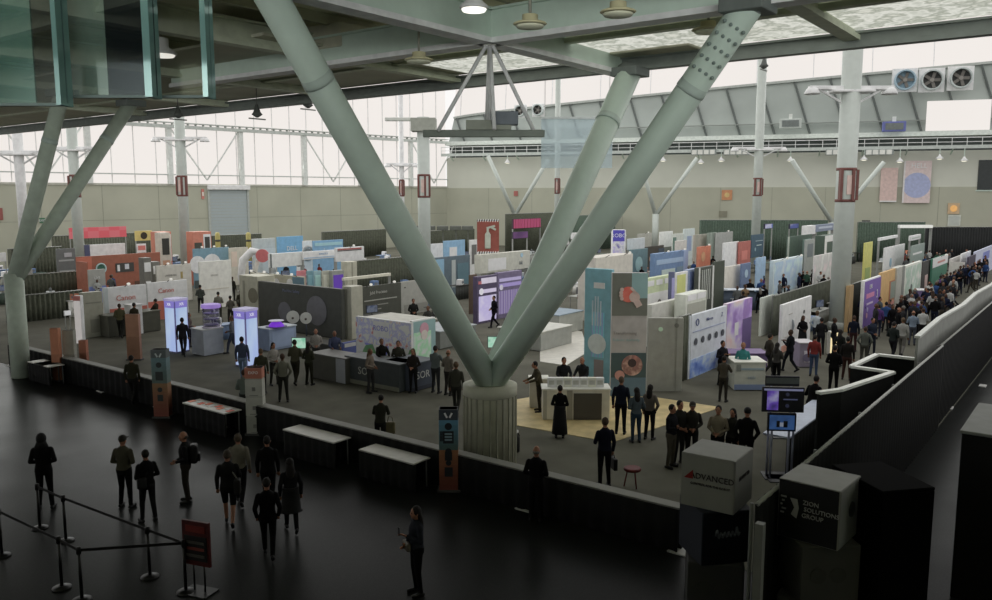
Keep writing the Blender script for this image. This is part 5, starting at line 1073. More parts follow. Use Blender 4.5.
def build_body(la, ra, legs, lean=0., turn=0., sleeves=True, shorts=False, vox=.0145, female=False):
    mb = MB(); segs = []
    lz = lambda P: Vector((P[0], P[1]-lean*max(0, P[2]-.95), P[2]))
    def cap(p, q, r0, r1, tg): p, q = lz(p), lz(q); capsule_mb(mb, p, q, r0, r1); segs.append((p, q, r0, r1, tg))
    def loft(rings, tg):
        vs = []; n = 18
        for z, rx, ry, cy in rings:
            for j in range(n):
                a = 2*PI*j/n; vs.append(lz((rx*math.copysign(abs(math.cos(a))**.85, math.cos(a)), cy+ry*math.copysign(abs(math.sin(a))**.85, math.sin(a)), z)))
        fs = [(i*n+j, i*n+(j+1) % n, (i+1)*n+(j+1) % n, (i+1)*n+j) for i in range(len(rings)-1) for j in range(n)]
        fs += [tuple(range(n))[::-1], tuple((len(rings)-1)*n+j for j in range(n))]; mb.add(vs, fs)
    sw = .93 if female else 1.
    loft([(.80,.10,.08,.01),(.86,.165,.115,.01),(.94,.172,.12,.008),(1.04,.148 if not female else .132,.105,0),(1.14,.15*sw,.108,-.005),(1.25,.172*sw,.122,-.008),(1.34,.178*sw,.115,-.002),(1.40,.148*sw,.095,.008),(1.445,.095,.072,.012),(1.475,.06,.055,.012)], 't')
    segs.append((lz((0,0,.97)), lz((0,0,1.36)), .15, .15, 'top')); segs.append((lz((-.15,0,1.4)), lz((.15,0,1.4)), .07, .07, 'top')); segs.append((lz((-.08,0,.88)), lz((.08,0,.88)), .12, .12, 'bot'))
    cap((0,.012,1.44), (0,-.0,1.55), .054, .052, 'skin')
    hz = 1.625; hd = lz((0,-.012,hz))
    mb.ell(hd, (.076,.095,.115), 16, 12); segs.append((lz((0,-.01,1.58)), lz((0,-.01,1.67)), .085, .085, 'skin'))
    mb.ell(hd+Vector((0,-.045,-.06)), (.05,.05,.055), 12, 8)                       # jaw
    mb.ell(hd+Vector((0,-.098,-.012)), (.014,.02,.026), 8, 6)                     # nose
    for s in (-1, 1): mb.ell(hd+Vector((s*.078,.012,-.01)), (.012,.02,.032), 8, 6)  # ears
    for s, k in ((-1, la), (1, ra)):
        e, w = ARMS[k](s); sh = (s*.172*sw,.008,1.372)
        cap(sh, e, .054, .042, 'top'); cap(e, w, .041, .028, 'top' if sleeves else 'skin')
        e, w = lz(e), lz(w); d = (w-e).normalized(); side = d.cross(Vector((0,1,.2))).normalized(); nrm = side.cross(d).normalized()
        pe = w+d*.085
        for o_ in (-.018, .0, .018): capsule_mb(mb, w+side*o_*.6, pe+side*o_, .017, .016, 8)
        segs.append((w+d*.015, pe+d*.09, .034, .02, 'skin'))
        curl = nrm*(-.025 if k in ('down','swing','pocket','back') else -.04)
        for i, (o_, ln) in enumerate(((-.03,.062),(-.01,.075),(.011,.071),(.031,.055))):
            a = pe+side*o_; b = a+d*ln*.55+curl*.3; c = b+d*ln*.42+curl
            mb.tube([a-d*.02, a, b, c], [.0105,.0105,.0098,.008], 6)
        tb = w+d*.02-side*s*.022; mb.tube([tb, tb-side*s*.035+d*.03+curl*.3, tb-side*s*.04+d*.065+curl*.7], [.012,.012,.009], 6); segs.append((tb, tb-side*s*.04+d*.065, .014, .01, 'skin'))
        kn, an, tw = LEGS[legs](s); hp = (s*.092,.0,.90)
        cap(hp, kn, .088, .058, 'bot'); cap(kn, an, .056, .040, 'skin' if shorts else 'bot')
        an = Vector(an); toe = an+Vector((s*.02,-.155,-.048)); heel = an+Vector((0,.05,-.045))
        if tw: toe = an+Vector((0,-.10,-.12)); heel = an+Vector((0,.07,-.0))
        capsule_mb(mb, heel, toe, .036, .034); segs.append((heel, toe, .045, .042, 'shoe%d' % s)); segs.append((an+Vector((0,0,-.03)), an+Vector((0,0,-.0)), .043, .04, 'shoe%d' % s))
    me = mb.mesh('person_body', []); o = bpy.data.objects.new('tmp', me); COL.objects.link(o)
    md = o.modifiers.new('r', 'REMESH'); md.mode = 'VOXEL'; md.voxel_size = vox; md.use_smooth_shade = True
    sm = o.modifiers.new('s', 'SMOOTH'); sm.factor = .5; sm.iterations = 2
    dg = bpy.context.evaluated_depsgraph_get(); out = bpy.data.meshes.new_from_object(o.evaluated_get(dg)); bpy.data.objects.remove(o); bpy.data.meshes.remove(me)
    nv = len(out.vertices); co = np.empty(nv*3, np.float32); out.vertices.foreach_get('co', co); co = co.reshape(-1, 3)
    npoly = len(out.polygons); cen = np.empty(npoly*3, np.float32); out.polygons.foreach_get('center', cen); cen = cen.reshape(-1, 3)
    D = []
    for p, q, r0, r1, tg in segs:
        p_, q_ = np.array(p), np.array(q); d_ = q_-p_; L2 = max(1e-8, float(d_@d_)); t = np.clip((cen-p_)@d_/L2, 0, 1)
        D.append(np.linalg.norm(cen-(p_+t[:, None]*d_), axis=1)-(r0+(r1-r0)*t))
    best = np.argmin(np.array(D), axis=0); tags = np.array([s_[4] for s_ in segs])[best]
    tags[(tags == 'top') & (cen[:, 2] < .93) & (np.abs(cen[:, 0]) < .18)] = 'bot'
    vn = np.empty(nv*3, np.float32); out.vertices.foreach_get('normal', vn); vn = vn.reshape(-1, 3)
    polys = [tuple(p.vertices) for p in out.polygons]
    # face details on the skin
    mi = np.zeros(npoly, np.int32); h_ = np.array(hd)
    for s in (-1, 1): mi[np.linalg.norm(cen-(h_+np.array([s*.031,-.088,.012])), axis=1) < .014] = 1
    mi[(np.abs(cen[:, 0]-h_[0]) < .024) & (np.abs(cen[:, 2]-(h_[2]-.062)) < .008) & (cen[:, 1] < h_[1]-.06)] = 2
    for _ in range(3): out.materials.append(None)
    out.polygons.foreach_set('material_index', mi); out.polygons.foreach_set('use_smooth', np.ones(npoly, bool)); out.name = 'person_body'
    res = {'body': out}
    for nm, keys, off in (('top', ('top',), .011), ('trousers', ('bot',), .009), ('shoe', ('shoe-1',), .007), ('shoe_', ('shoe1',), .007)):
        idx = [i for i in range(npoly) if tags[i] in keys]
        used = sorted({v for i in idx for v in polys[i]}); mp = {v: k for k, v in enumerate(used)}
        P = co[used]+vn[used]*off; me = bpy.data.meshes.new(nm); me.from_pydata([tuple(map(float, x)) for x in P], [], [tuple(mp[v] for v in polys[i]) for i in idx])
        me.polygons.foreach_set('use_smooth', np.ones(len(idx), bool)); me.materials.append(None); me.update(); res[nm] = me
    res['head'] = hd; return res
def hair_mesh(kind, hd):
    mb = MB(); h = Vector(hd)
    if kind == 'short': mb.ell(h+Vector((0,.018,.022)), (.086,.096,.108), 16, 10)
    elif kind == 'cap': mb.ell(h+Vector((0,.008,.035)), (.09,.106,.095), 16, 10); mb.box(h.x-.06,h.y-.17,h.z+.03,h.x+.06,h.y-.06,h.z+.045)
    elif kind == 'long':
        mb.ell(h+Vector((0,.02,.02)), (.092,.098,.112), 16, 10); mb.tube([h+Vector((0,.05,.02)), h+Vector((0,.085,-.12)), h+Vector((0,.105,-.27)), h+Vector((0,.10,-.36))], [.085,.098,.09,.04], 12, flat=.55)
    elif kind == 'hood': mb.ell(h+Vector((0,.03,.012)), (.108,.115,.13), 16, 10); mb.tube([h+Vector((0,.04,-.05)), h+Vector((0,.05,-.19))], [.1,.15], 14, flat=.75)
    elif kind == 'bun': mb.ell(h+Vector((0,.018,.022)), (.086,.096,.108), 16, 10); mb.ell(h+Vector((0,.12,.07)), (.045,.045,.045), 10, 8)
    elif kind == 'bald': mb.ell(h+Vector((0,.035,-.018)), (.083,.078,.05), 16, 8)
    me = mb.mesh('hair', [None]); return me
_bod = {}; _hair = {}
SKIN = [(150,106,84),(120,82,62),(170,126,104),(84,56,42)]
def body_of(key):
    if key not in _bod: _bod[key] = build_body(*key[:3], lean=key[3], sleeves=key[4], shorts=key[5], female=key[6])
    return _bod[key]
PEOPLE = []
def person(px, y, pose, turn, top, bot, hair, label, group=None, head=False, legs='stand', lean=0., sleeves=True, shorts=False, female=False, h=1.74, skin=0, hairc=(26,22,20), shoe=(18,18,20), d=None, zf=None, dress=None, P=None):
    la, ra = pose if isinstance(pose, tuple) else (pose, pose)
    if P is None:
        if d is None:
            if head: a = PT+math.atan((y-300)/FL); d = (H-h)/math.tan(a)
            else: d = fd(gp(px, y))
        P = xy(px, d)
    P = Vector((P.x, P.y, 0)); zf_ = .012 if (P.x > XF and P.y > YD) else 0.
    a = math.atan2(P.y, P.x)-PI/2+math.radians(turn)
    B = body_of((la, ra, legs, lean, sleeves, shorts, female)); s = h/1.74
    root = thing('person', label, 'person', (P.x, P.y, zf_ if zf is None else zf), a, group); root.scale = (s, s, s)
    def part(nm, me, mats):
        o = bpy.data.objects.new(nm, me); COL.objects.link(o); o.parent = root
        for i, m_ in enumerate(mats): o.material_slots[i].link = 'OBJECT'; o.material_slots[i].material = m_
        return o
    sk = M(SKIN[skin], .6, k=1., var=.06)
    part('body', B['body'], [sk, M((30,24,22), .4, k=1.), M((120,66,60), .5, k=1.)])
    part('top', B['top'], [M(top, .85, k=1., sc=12., spec=.1)]); part('trousers', B['trousers'], [M(bot, .85, k=1., sc=12., spec=.1)]); part('shoe', B['shoe'], [M(shoe, .6, k=1.)]); part('shoe', B['shoe_'], [M(shoe, .6, k=1.)])
    hk = (hair, tuple(round(x, 3) for x in B['head']))
    if hair:
        if hk not in _hair: _hair[hk] = hair_mesh(hair, B['head'])
        part('hair' if hair not in ('hood','cap') else hair, _hair[hk], [M(hairc, .8, k=1., sc=30.)])
    if dress:
        mb = MB(); mb.lathe([(.19,1.08),(.185,.98),(.2,.85),(.23,.5),(.26,dress)], 20, sy=.78); o = mb.build('dress_skirt', M(bot, .85, k=1.), root)
    PEOPLE.append((root, P, a)); return root, P, a, s
def held(name, label, cat, who, loc, mb, mat_, parts=()):
    root, P, a, s = who; q = Matrix.Rotation(a, 4, 'Z')@Vector(loc)*s
    r = thing(name, label, cat, (P.x+q.x, P.y+q.y, root.location.z+q.z), a)
    mb.build('shell', mat_, r)
    for nm, m2, mm in parts: m2.build(nm, mm, r)
    return r
BK, CH, NV, GR, OL = (15,15,16), (34,35,37), (24,30,48), (92,92,90), (62,60,46)
# -- concourse
person(24, 508, 'front', 165, BK, BK, 'hood', 'person in a black hooded jacket standing with back turned near the belt stanchions', h=1.8, hairc=BK, legs='easy')
person(108, 507, 'front', 150, (70,68,56), BK, 'cap', 'person in an olive grey sweater and dark cap talking beside the belt', hairc=(40,38,32), legs='easy')
w3 = person(131, 521, 'front', 200, BK, (30,30,32), 'short', 'person in a black jacket with a pouch at the hip, in the waiting group', legs='easy', h=1.66)
held('hip_bag', 'small black pouch slung on the person in the black jacket', 'bag', w3, (.17,.14,1.0), MB().box(-.1,-.05,-.12,.1,.05,.12,b=.03), M((22,22,22), k=1.), [('strap', MB().tube([(-.08,0,.12),(-.2,-.05,.3),(-.26,-.1,.42)], .015, 6), M((20,20,20), k=1.))])
w4 = person(172, 502, 'front', -95, (22,22,24), (44,40,34), 'bald', 'bald person in profile wearing a dark jacket and backpack', hairc=(50,42,36))
held('backpack', 'rounded black backpack worn by the bald person in profile', 'backpack', w4, (0,.2,1.2), MB().box(-.15,-.08,-.24,.15,.1,.22,b=.06), M((16,16,17), k=1.), [('pocket', MB().box(-.11,.1,-.2,.11,.15,.0,b=.03), M((24,24,25), k=1.)), ('strap', MB().tube([(-.12,-.08,.18),(-.13,-.3,.16),(-.13,-.3,-.1)], .02, 6), M((16,16,16), k=1.))])
w5 = person(216, 526, ('swing','down'), 175, (26,26,27), (24,24,24), 'short', 'walking person in dark top and shorts with a pale shoulder strap', legs='walk', shorts=True, hairc=(60,52,44))
held('shoulder_bag', 'dark sling bag of the walking person in shorts', 'bag', w5, (-.2,.12,.95), MB().box(-.07,-.12,-.16,.07,.12,.16,b=.03), M((30,29,27), k=1.), [('strap', MB().tube([(0,0,.16),(.12,-.03,.36),(.3,-.1,.48)], .014, 6), M((110,108,100), k=1.))])
person(228, 505, 'down', 170, (120,116,104), (30,30,32), 'short', 'person in a pale shirt walking beside the person in shorts', legs='walk', hairc=(70,60,50), head=False)
person(258, 508, 'down', 175, BK, BK, 'short', 'person in black walking away behind the wide shouldered person', legs='walk')
person(281, 532, 'down', 185, (24,24,26), BK, 'long', 'long haired person in a dark coat walking away near the barrier', legs='walk', female=True, dress=.5, h=1.66)
person(256, 558, 'back', 178, (8,8,9), (8,8,9), 'short', 'wide shouldered person all in black walking away in the middle of the concourse', legs='walk', h=1.68)
w9 = person(412, 594, ('front','phone'), -70, (38,40,48), (10,10,11), 'long', 'long haired person in profile holding up a phone, pale waist pack', female=True, h=1.68)
held('phone', 'dark phone in the raised hand of the long haired person', 'phone', w9, (.03,-.36,1.33), MB().box(-.036,-.005,-.075,.036,.005,.075,b=.004), M((20,20,22), k=1.), [('phone_screen', MB().box(-.032,.005,-.07,.032,.007,.07), M((60,66,76), k=1.))])
held('waist_pack', 'pale waist pack of the long haired person with the phone', 'bag', w9, (-.06,-.17,.98), MB().box(-.14,-.05,-.08,.14,.04,.08,b=.03), M((96,90,80), k=1.), [('strap', MB().tube([(-.1,.02,.06),(.05,.06,.3),(.14,.14,.42)], .012, 6), M((26,26,26), k=1.))])
person(122, 404, 'down', 160, (46,46,34), (30,30,28), 'short', 'person in olive walking on the shiny floor by the teal to orange tower sign', legs='walk')
person(538, 446, 'front', 165, BK, BK, 'bald', 'grey haired person in a black jacket standing close to the low barrier', head=True, hairc=(110,106,100))
# -- just inside the hall
w11 = person(609, 418, ('down','phone'), 200, (20,22,34), (16,16,18), 'short', 'man in a dark suit with briefcase looking at a phone behind the barrier', head=True, hairc=(66,52,40), h=1.78)
held('briefcase', 'black briefcase hanging from the hand of the man in the dark suit', 'briefcase', w11, (-.26,-.08,.56), MB().box(-.05,-.2,-.16,.05,.2,.14,b=.02), M((14,14,15), k=1.), [('handle', MB().tube([(0,-.08,.14),(0,-.06,.2),(0,.06,.2),(0,.08,.14)], .012, 6), M((20,20,20), k=1.))])
person(562, 438, 'front', 175, BK, BK, 'bun', 'person in a long black dress with back turned at the white counter', female=True, dress=.14, h=1.62)
person(541, 412, ('reach','reach'), -75, (66,62,48), (40,38,32), 'short', 'person in olive leaning over the white side counter', lean=.25, legs='easy')
person(565, 361, 'reach', 10, (30,32,36), BK, 'short', 'dark clothed attendant behind the white counter, bent over it', d=27.9, lean=.2)
person(586, 361, 'reach', -30, (36,38,40), (24,26,34), 'bald', 'bald attendant reaching across the white counter by the teal tower', hairc=(90,80,70), lean=.15, d=27.9)
person(625, 377, 'down', 175, (26,30,42), (20,20,24), 'short', 'person in navy facing the hand tower with back turned', head=True, h=1.8, hairc=(90,74,60))
person(641, 388, 'front', -160, (74,84,90), (46,62,76), 'long', 'person in blue jeans beside the navy clothed person', head=True, female=True, h=1.66)
person(655, 385, ('pocket','down'), 160, (96,90,84), (26,26,30), 'long', 'long haired person in grey with one hand pocketed near the hand tower', head=True, female=True, h=1.68)
person(678, 405, 'cross', 60, (24,25,30), (74,70,62), 'short', 'person in a black jacket and khaki trousers in the group behind the white cube', head=True)
person(686, 401, 'front', 40, (36,36,34), (40,40,40), 'short', 'person half hidden behind the khaki trousered person', head=True, h=1.78)
person(699, 402, 'front', 5, (44,42,38), (30,30,30), 'cap', 'person in a cap with a lanyard facing the group behind the white cube', head=True, hairc=(50,46,40))
person(726, 406, 'front', -10, (120,112,96), BK, 'short', 'person in a cream sweater standing behind the white cube', head=True)
person(741, 409, 'down', -20, (40,40,36), BK, 'long', 'long haired person in dark olive next to the cream sweater', head=True, female=True, h=1.66)
person(756, 408, 'pocket', 175, BK, BK, 'cap', 'person in black beside the end of the tall drape', head=True, hairc=BK, h=1.8)
person(730, 402, 'reach', 165, (70,66,58), (50,48,44), 'bun', 'person leaning at the corner of the reception counter', female=True, h=1.66)
person(749, 343, 'front', 0, (60,120,120), (40,44,50), 'short', 'attendant in a teal shirt behind the reception counter', head=True, hairc=(150,110,80))
person(728, 341, 'phone', 40, (30,30,36), BK, 'short', 'person in black by the blue foot of the icon printed wall', head=True)
person(843, 393, 'front', 170, BK, BK, 'short', 'man in a black suit standing at the corner of the white capped partition', h=1.8)
person(822, 377, 'phone', 150, BK, BK, 'short', 'person in black bending at the partition end beside the screens', head=True, lean=.3)
# speakers in front of the bird print wall
for px, yh, top, bot, pose, tn, hair, lb, kw in (
 (795,313,(150,156,160),(40,42,50),('reach','down'),-40,'short','person in a pale grey shirt in front of the bird print wall',{}),
 (776,334,(54,50,44),(40,40,40),'front',120,'short','person in brown beside the narrow pale booth wall',{}),
 (784,343,(60,58,56),BK,'cross',150,'long','long haired person in a grey cardigan close to the reception counter',dict(female=True)),
 (797,330,(22,24,28),(26,28,34),'phone',-120,'short','person in black at the purple grey pedestal box',{}),
 (809,316,(20,20,22),(20,20,22),'front',30,'long','person in a black dress by the bird print wall',dict(female=True,dress=.45)),
 (823,311,(176,184,190),(40,44,56),'pocket',160,'short','person in a white shirt next to the stout column foot',{}),
 (828,318,(30,30,32),(30,30,34),'front',190,'short','person in charcoal beside the white shirted person',{}),
 (822,335,(120,52,50),(66,80,104),'down',170,'short','person in a red checked shirt and jeans by the glowing pillar',{}),
 (841,318,(22,22,24),(24,24,26),'cross',100,'short','person in black just in front of the stout column',{}),
 (848,330,(28,30,28),(26,26,26),'front',150,'long','long haired person in black right of the glowing pillar',dict(female=True)),
 (856,337,(30,28,26),(60,40,36),'down',170,'short','person in black with reddish trousers right of the stout column',{}),
 (861,316,(24,28,40),(60,40,40),'down',175,'short','person in navy standing under the purple poster',{}),
 (873,327,(88,92,86),(70,70,64),'pocket',178,'short','person in a grey green jacket with back turned in the aisle',{}),
 (880,318,(40,46,60),(40,44,54),'front',40,'short','person in slate blue between the aisle crowd and the purple poster',{}),
 (902,322,(36,42,40),(30,30,34),'front',150,'short','person in dark green at the inner corner of the white capped partition',{}),
 (911,318,(150,150,146),(110,108,104),'down',170,'short','person in pale grey leaning at the grey hard panels',{}),
 (921,311,(120,134,150),(70,74,84),'cross',180,'bald','person in a light blue shirt behind the grey hard panels',{}),
 (896,300,(70,64,70),(40,40,46),'phone',-30,'bun','person in mauve under the orange poster',dict(female=True)),
 (886,297,(76,84,92),(44,46,54),'front',60,'short','person in blue grey under the edge of the orange poster',{}),
 (868,296,(36,36,60),(30,30,40),'front',130,'short','person in indigo close to the purple poster',{}),
 (678,294,(64,66,68),(40,40,44),'down',175,'short','person in grey with back turned in the lime poster booth',{}),
 (583,288,(92,60,50),(60,44,40),'front',30,'short','person in a rust jacket left of the teal tower',{}),
 (447,272,(176,96,46),(50,50,60),'front',20,'short','person in an orange shirt left of the brown booth edge',{}),
 (453,268,(180,92,40),(44,46,56),'cross',60,'short','taller person in an orange shirt behind the other one',{}),
 (487,290,(20,18,26),(20,18,24),'reach',60,'short','person silhouetted in front of the bright white LED wall',{}),
 (494,296,(22,20,26),(22,20,26),'front',-60,'short','person in black at the edge of the bright white LED wall',{}),
 (412,299,(36,36,34),(30,30,30),'front',10,'short','dark clothed person in front of the plain grey booth wall',{}),
 (427,306,(60,60,56),(40,40,40),'reach',-30,'short','person in grey beside the slanted arm at the plain grey wall',{}),
 (113,304,(84,82,60),(40,40,36),'front',170,'short','person in olive in front of the red lettered wall',{}),
 (128,303,(60,56,44),(40,38,32),'front',140,'short','person in brown by the orange band of the printer booth',{}),
 (150,299,(54,50,42),(36,36,32),'reach',-120,'short','person in dark brown at the second printer wall',{}),
 (183,313,(90,78,76),(40,38,42),'front',100,'long','person in dusty pink passing the glowing pillar',dict(female=True)),
 (176,318,(40,38,44),(40,38,44),'down',170,'short','person in charcoal right behind the first glowing pillar',{}),
 (227,316,(110,112,116),(60,64,76),'front',-100,'short','person in a grey shirt beside the round display case',{}),
 (236,337,(64,72,90),(110,126,150),'down',170,'short','person in light jeans at the second glowing pillar',{}),
 (268,343,(150,146,140),(50,50,46),'front',30,'long','person in a pale cardigan in the standing group by the barrier',dict(female=True)),
 (277,354,(104,104,92),(40,40,36),'pocket',175,'short','broad person in grey with back turned in the standing group by the barrier',{}),
 (290,340,(70,68,54),(44,42,34),'cross',160,'short','person in olive in the middle of the standing group by the barrier',{}),
 (304,343,(52,54,42),(40,40,30),'front',150,'long','long haired person in dark green at the glowing green monitor',dict(female=True)),
 (255,349,(58,58,46),(40,40,34),'down',170,'short','person in dark khaki next to the white tower sign',{}),
 (312,329,(140,136,130),(60,60,60),'front',0,'bald','grey haired person in a pale top behind the stone coloured counter',dict(hairc=(150,146,138))),
 (331,331,(66,72,96),(50,50,56),'reach',10,'bald','grey haired person in blue behind the stone coloured counter',dict(hairc=(160,156,148))),
 (379,339,(26,26,24),(24,24,24),'reach',20,'short','attendant in black behind the long part of the navy counter',{}),
 (396,341,(50,50,42),(30,30,28),'front',0,'short','attendant in dark olive in front of the art booth side',{}),
 (411,349,(40,36,34),(30,30,30),'front',-20,'long','long haired attendant at the bend of the navy counter',dict(female=True)),
 (434,346,(96,104,104),(50,52,54),'reach',150,'short','visitor in grey green at the end of the navy counter',{}),
 (447,350,(110,104,96),(50,48,46),'front',140,'bald','visitor in beige between the navy counter and the slanted arm',{}),
 (455,362,(60,60,52),(44,44,40),'down',170,'short','visitor in dark grey right by the slanted arm foot',{}),
 (367,349,(110,100,90),(50,50,50),'front',60,'long','visitor in beige seen behind the navy counter lettering',dict(female=True)),
 (237,370,(96,104,98),(50,54,50),'front',160,'short','person in grey green standing behind the white tower sign',{}),
 (203,274,(40,42,40),(34,34,34),'front',40,'short','visitor in black at the edge of the cream glowing wall',{}),
 (210,276,(34,36,32),(30,30,30),'down',175,'short','visitor in black with back turned at the cream glowing wall',{}),
 (222,280,(120,118,110),(60,60,60),'front',120,'short','visitor in pale grey at the cream glowing wall',{}),
 (229,277,(44,44,38),(36,36,36),'down',150,'long','long haired visitor at the far edge of the cream glowing wall',dict(female=True)),
 (196,285,(70,74,70),(44,44,44),'front',170,'short','visitor in grey between the printer booth and the cream wall',{}),
 (214,292,(130,128,118),(70,70,64),'cross',160,'short','visitor in off white standing ahead of the cream wall group',{}),
 (237,290,(56,54,44),(40,40,36),'down',170,'short','visitor in dark olive by the cream corner column',{}),
 (226,296,(104,100,92),(60,58,54),'phone',-150,'bun','visitor in taupe looking at a phone near the cream wall',dict(female=True)),
 ):
    person(px, yh, pose, tn, top, bot, hair, lb, head=True, skin=(px*7) % 4 if px % 3 else 0, hairc=kw.pop('hairc', [(26,22,20),(60,44,32),(34,30,28),(90,74,56)][px % 4]), h=kw.pop('h', 1.66 if kw.get('female') else 1.74+.04*((px % 3)-1)), legs=['stand','easy','walk'][px % 3] if pose not in ('reach',) else 'easy', **kw)
# visitor at the barrier with a bag
wv = person(376, 397, 'reach', 170, (40,40,32), (30,30,28), 'short', 'person in dark olive bending over the barrier near the bare tables', head=True, lean=.35, h=1.6)
held('tote_bag', 'tan net tote bag beside the person bending over the barrier', 'bag', wv, (-.3,-.1,.75), MB().box(-.14,-.08,-.2,.14,.08,.16,b=.04), M((96,90,64), k=1.), [('handle', MB().tube([(-.08,0,.15),(-.05,0,.3),(.05,0,.3),(.08,0,.15)], .012, 6), M((90,84,60), k=1.))])
P = gp(632, 487); r_ = thing('stool', 'small red stool on the carpet behind the barrier', 'stool', (P.x,P.y,.012)); MB().lathe([(.2,.42),(.22,.44),(.22,.48),(.19,.5)], 16).build('seat', M((96,22,18), k=1.), r_)
for k in range(3): q = 2*PI*k/3; MB().tube([(.12*math.cos(q),.12*math.sin(q),.43),(.2*math.cos(q),.2*math.sin(q),0)], .018, 8).build('leg', M((90,24,20), k=1.), r_)
# -- crowd filling the aisle beyond the stout column and the far back
rnd = random.Random(21)
CT = {'black':(18,18,20),'charcoal':(44,44,46),'navy':(28,34,54),'grey':(96,98,98),'white':(176,178,176),'blue':(52,78,124),'purple':(84,58,112),'tan':(130,108,84),'green':(52,76,62),'red':(120,50,46)}
Yr = at(900, 270, 50).y
def free(P, r=.62): return all((P-q).length > r for _, q, _ in PEOPLE)
def crowd(n, px0, px1, yf, region, d0=0, d1=200, ok=None):
    c = 0; tries = 0
    while c < n and tries < n*60:
        tries += 1
        px = rnd.uniform(px0, px1); y = yf(px)+rnd.gauss(0, 1)*6
        a = PT+math.atan((y-300)/FL)
        if a < .03: continue
        d = (H-1.72)/math.tan(a); P = xy(px, d)
        if not (d0 < d < d1) or not free(P, .75) or (ok and not ok(P, px, d)): continue
        k = rnd.choices(list(CT), [22,14,12,14,10,8,6,6,4,4])[0]; fem = rnd.random() < .35
        pose = rnd.choice([('down','down'),('front','front'),('cross','cross'),('down','phone'),('pocket','down')]); legs = rnd.choice(['stand','easy','walk'])
        hair = rnd.choice(['short','short','long' if fem else 'short','bald'])
        person(0, 0, pose, rnd.choice([0,30,-40,90,-90,150,180,200,170]), CT[k], rnd.choice([(24,24,28),(38,42,56),(70,66,58),(40,40,40)]), hair, 'visitor in %s standing in the crowd %s' % (k, region), 'visitors in %s %s' % (k, region), P=P, legs=legs, female=fem, h=rnd.uniform(1.6,1.84), skin=rnd.randrange(4), hairc=rnd.choice([(26,22,20),(60,44,32),(90,74,56),(110,106,100)]))
        c += 1
in_aisle = lambda P, px, d: YD+1.6 < P.y < Yr-.9 and P.x > at(868, 300, 44).x-3
crowd(86, 864, 992, lambda px: 300-(px-864)*.42, 'in the aisle past the purple poster', 36, 82, in_aisle)
crowd(22, 866, 960, lambda px: 318-(px-866)*.33, 'by the orange poster and the grey hard panels', 30, 60, in_aisle)
crowd(26, 905, 992, lambda px: 246, 'in front of the black pole drape', 66, 84, None)
crowd(22, 735, 835, lambda px: 281-(px-735)*.13, 'between the navy counter and the stout column', 46, 62, lambda P, px, d: P.y > Yr+1.2)
crowd(18, 560, 730, lambda px: 262, 'among the booths behind the teal tower', 44, 80, None)
crowd(14, 250, 470, lambda px: 262, 'among the booths left of the big column', 48, 80, None)
crowd(10, 60, 250, lambda px: 272, 'among the booths by the pink banner', 46, 76, None)

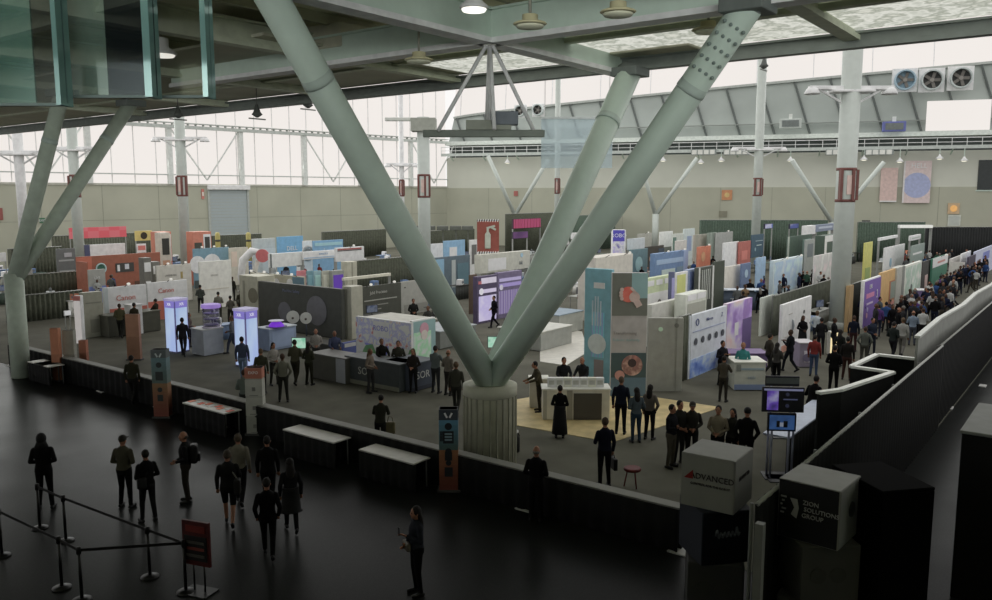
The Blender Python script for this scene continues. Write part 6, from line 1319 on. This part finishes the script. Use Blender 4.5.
# ================================================================== low exhibit tables filling the rows
SP = []
for L0, u, w, d in USED:
    for i in range(int(w/.5)+1): SP.append(L0+u*(-w/2+min(w, i*.5)))
KINDS = [('white',(176,174,168)),('grey',(120,122,116)),('black',(44,46,42)),('blue',(70,96,130)),('dark green',(56,74,62))]
GOODS = [('white carton',(190,190,184)),('black monitor',(36,38,40)),('silver instrument',(140,146,146)),('blue case',(70,104,150)),('orange case',(176,96,56))]
fr = random.Random(5); nt_ = 0
def region_of(px, d):
    if px < 240: return 'by the orange booth' if d < 66 else 'before the pink banner'
    if px < 470: return 'near the big column'
    if px < 600: return 'between the column arms'
    if px < 735: return 'behind the teal tower'
    return 'near the slender column'
yy = Yr+3.
while yy < 82:
    xx = XF+9
    while xx < 108:
        P = Vector((xx+fr.uniform(-.6,.6), yy+fr.uniform(-.5,.5), 0)); xx += 4.0
        dd = fd(P)
        if not 37 < dd < 92: continue
        px = proj(P)[0]
        if not -5 < px < 990 or (px > 855 and P.y < Yr+5): continue
        if min(((q.xy-P.xy).length for q in SP)) < 1.75 or min((q.xy-P.xy).length for _, q, _ in PEOPLE) < 1.2: continue
        if any((Vector(c_[:2])-P.xy).length < 1.8 for c_ in COLS): continue
        i = fr.randrange(5); nm, cc = KINDS[i]; rg = region_of(px, dd); L_ = fr.uniform(1.5, 2.3); hh = fr.choice([.76,.76,1.0])
        gi = fr.randrange(5); gn, gc = GOODS[gi]
        root = thing('exhibit_table', nm+' clothed exhibit table with a '+gn+' '+rg, 'table', (P.x,P.y,.012), 0, nm+' exhibit tables with a '+gn+' '+rg)
        drape_mesh(L_, .01, hh-.02, .02, .3).build('table_cloth', M(cc), root, (0,-.3,0)); MB().box(-L_/2-.03,-.34,hh-.02,L_/2+.03,.4,hh+.01,b=.008).build('tabletop', M(tuple(min(255,int(x*1.1)) for x in cc)), root)
        for sx in (-1,1): MB().tube([(sx*(L_/2-.1),.3,0),(sx*(L_/2-.1),.3,hh-.02)], .02, 6).build('leg', M((110,110,108)), root)
        gx = P.x+fr.uniform(-.5,.2)*L_*.5; g = thing('exhibit', gn+' on a '+nm+' clothed exhibit table '+rg, 'exhibit', (gx,P.y,.022+hh), fr.uniform(-.4,.4), gn+' on '+nm+' tables '+rg)
        if gi == 1: MB().box(-.35,-.03,.12,.35,.03,.55,b=.01).build('bezel', M(gc), g); MB().box(-.32,-.04,.15,.32,-.028,.52).build('screen', MP([(60,90,140),(150,160,180),(40,60,90)], 3., emit=.3), g); MB().lathe([(.14,0),(.12,.02),(.03,.03),(.03,.2)], 12).build('stand', M((50,50,50)), g)
        elif gi == 2: MB().box(-.25,-.2,0,.25,.2,.32,b=.03).build('housing', M(gc), g); MB().lathe([(.08,.32),(.08,.5),(.03,.55)], 12).build('arm', M((90,94,94)), g); MB().disc((0,-.2,.18), .08, .02).build('dial', M((40,40,44)), g)
        else: MB().box(-.24,-.2,0,.24,.2,.38,b=.02).build('case', M(gc), g); MB().box(-.16,-.215,.1,.16,-.195,.26).build('case_label', M((90,96,104)), g)
        nt_ += 1
    yy += 4.6
print('exhibit tables', nt_, 'people', len(PEOPLE))
# ================================================================== light
wd = bpy.data.worlds.new('overcast'); SC.world = wd; wd.use_nodes = True
bg = wd.node_tree.nodes['Background']; bg.inputs[0].default_value = (1.,.985,.965,1); bg.inputs[1].default_value = .98
def area(name, P, size, sy, power, aim):
    l = bpy.data.lights.new(name, 'AREA'); l.shape = 'RECTANGLE'; l.size = size; l.size_y = sy; l.energy = power; l.color = (.97,1.,.97)
    o = bpy.data.objects.new(name, l); COL.objects.link(o); o.location = P; o.rotation_euler = (Vector(aim)-Vector(P)).to_track_quat('-Z', 'Y').to_euler(); return o
# daylight entering through the two glazed walls
for f in (.3, .62): area('window_daylight', lw(LL*f, -1.0, 16.5), 40, 12, 4500, lw(LL*f, -60, 9))
area('clerestory_daylight', bw(RL*.45, -1., 27), 70, 7, 5000, bw(RL*.4, -60, 6))
o = area('mezzanine_window_fill', -HF*6.4+Vector((0,0,10.2)), 60, 3, 2000, HF*30+Vector((0,0,10.2+36.4*math.tan(math.radians(16)))))  # rear window light, aim and spread narrowed to fill arms and beams
o.data.spread = math.radians(76)
SC.view_settings.view_transform = 'Standard'; SC.view_settings.look = 'None'; SC.view_settings.exposure = 0; SC.view_settings.gamma = 1; SC.view_settings.use_curve_mapping = False
SC.cycles.max_bounces = 8; SC.cycles.diffuse_bounces = 4; SC.cycles.transparent_max_bounces = 12
SC.cycles.use_denoising = True
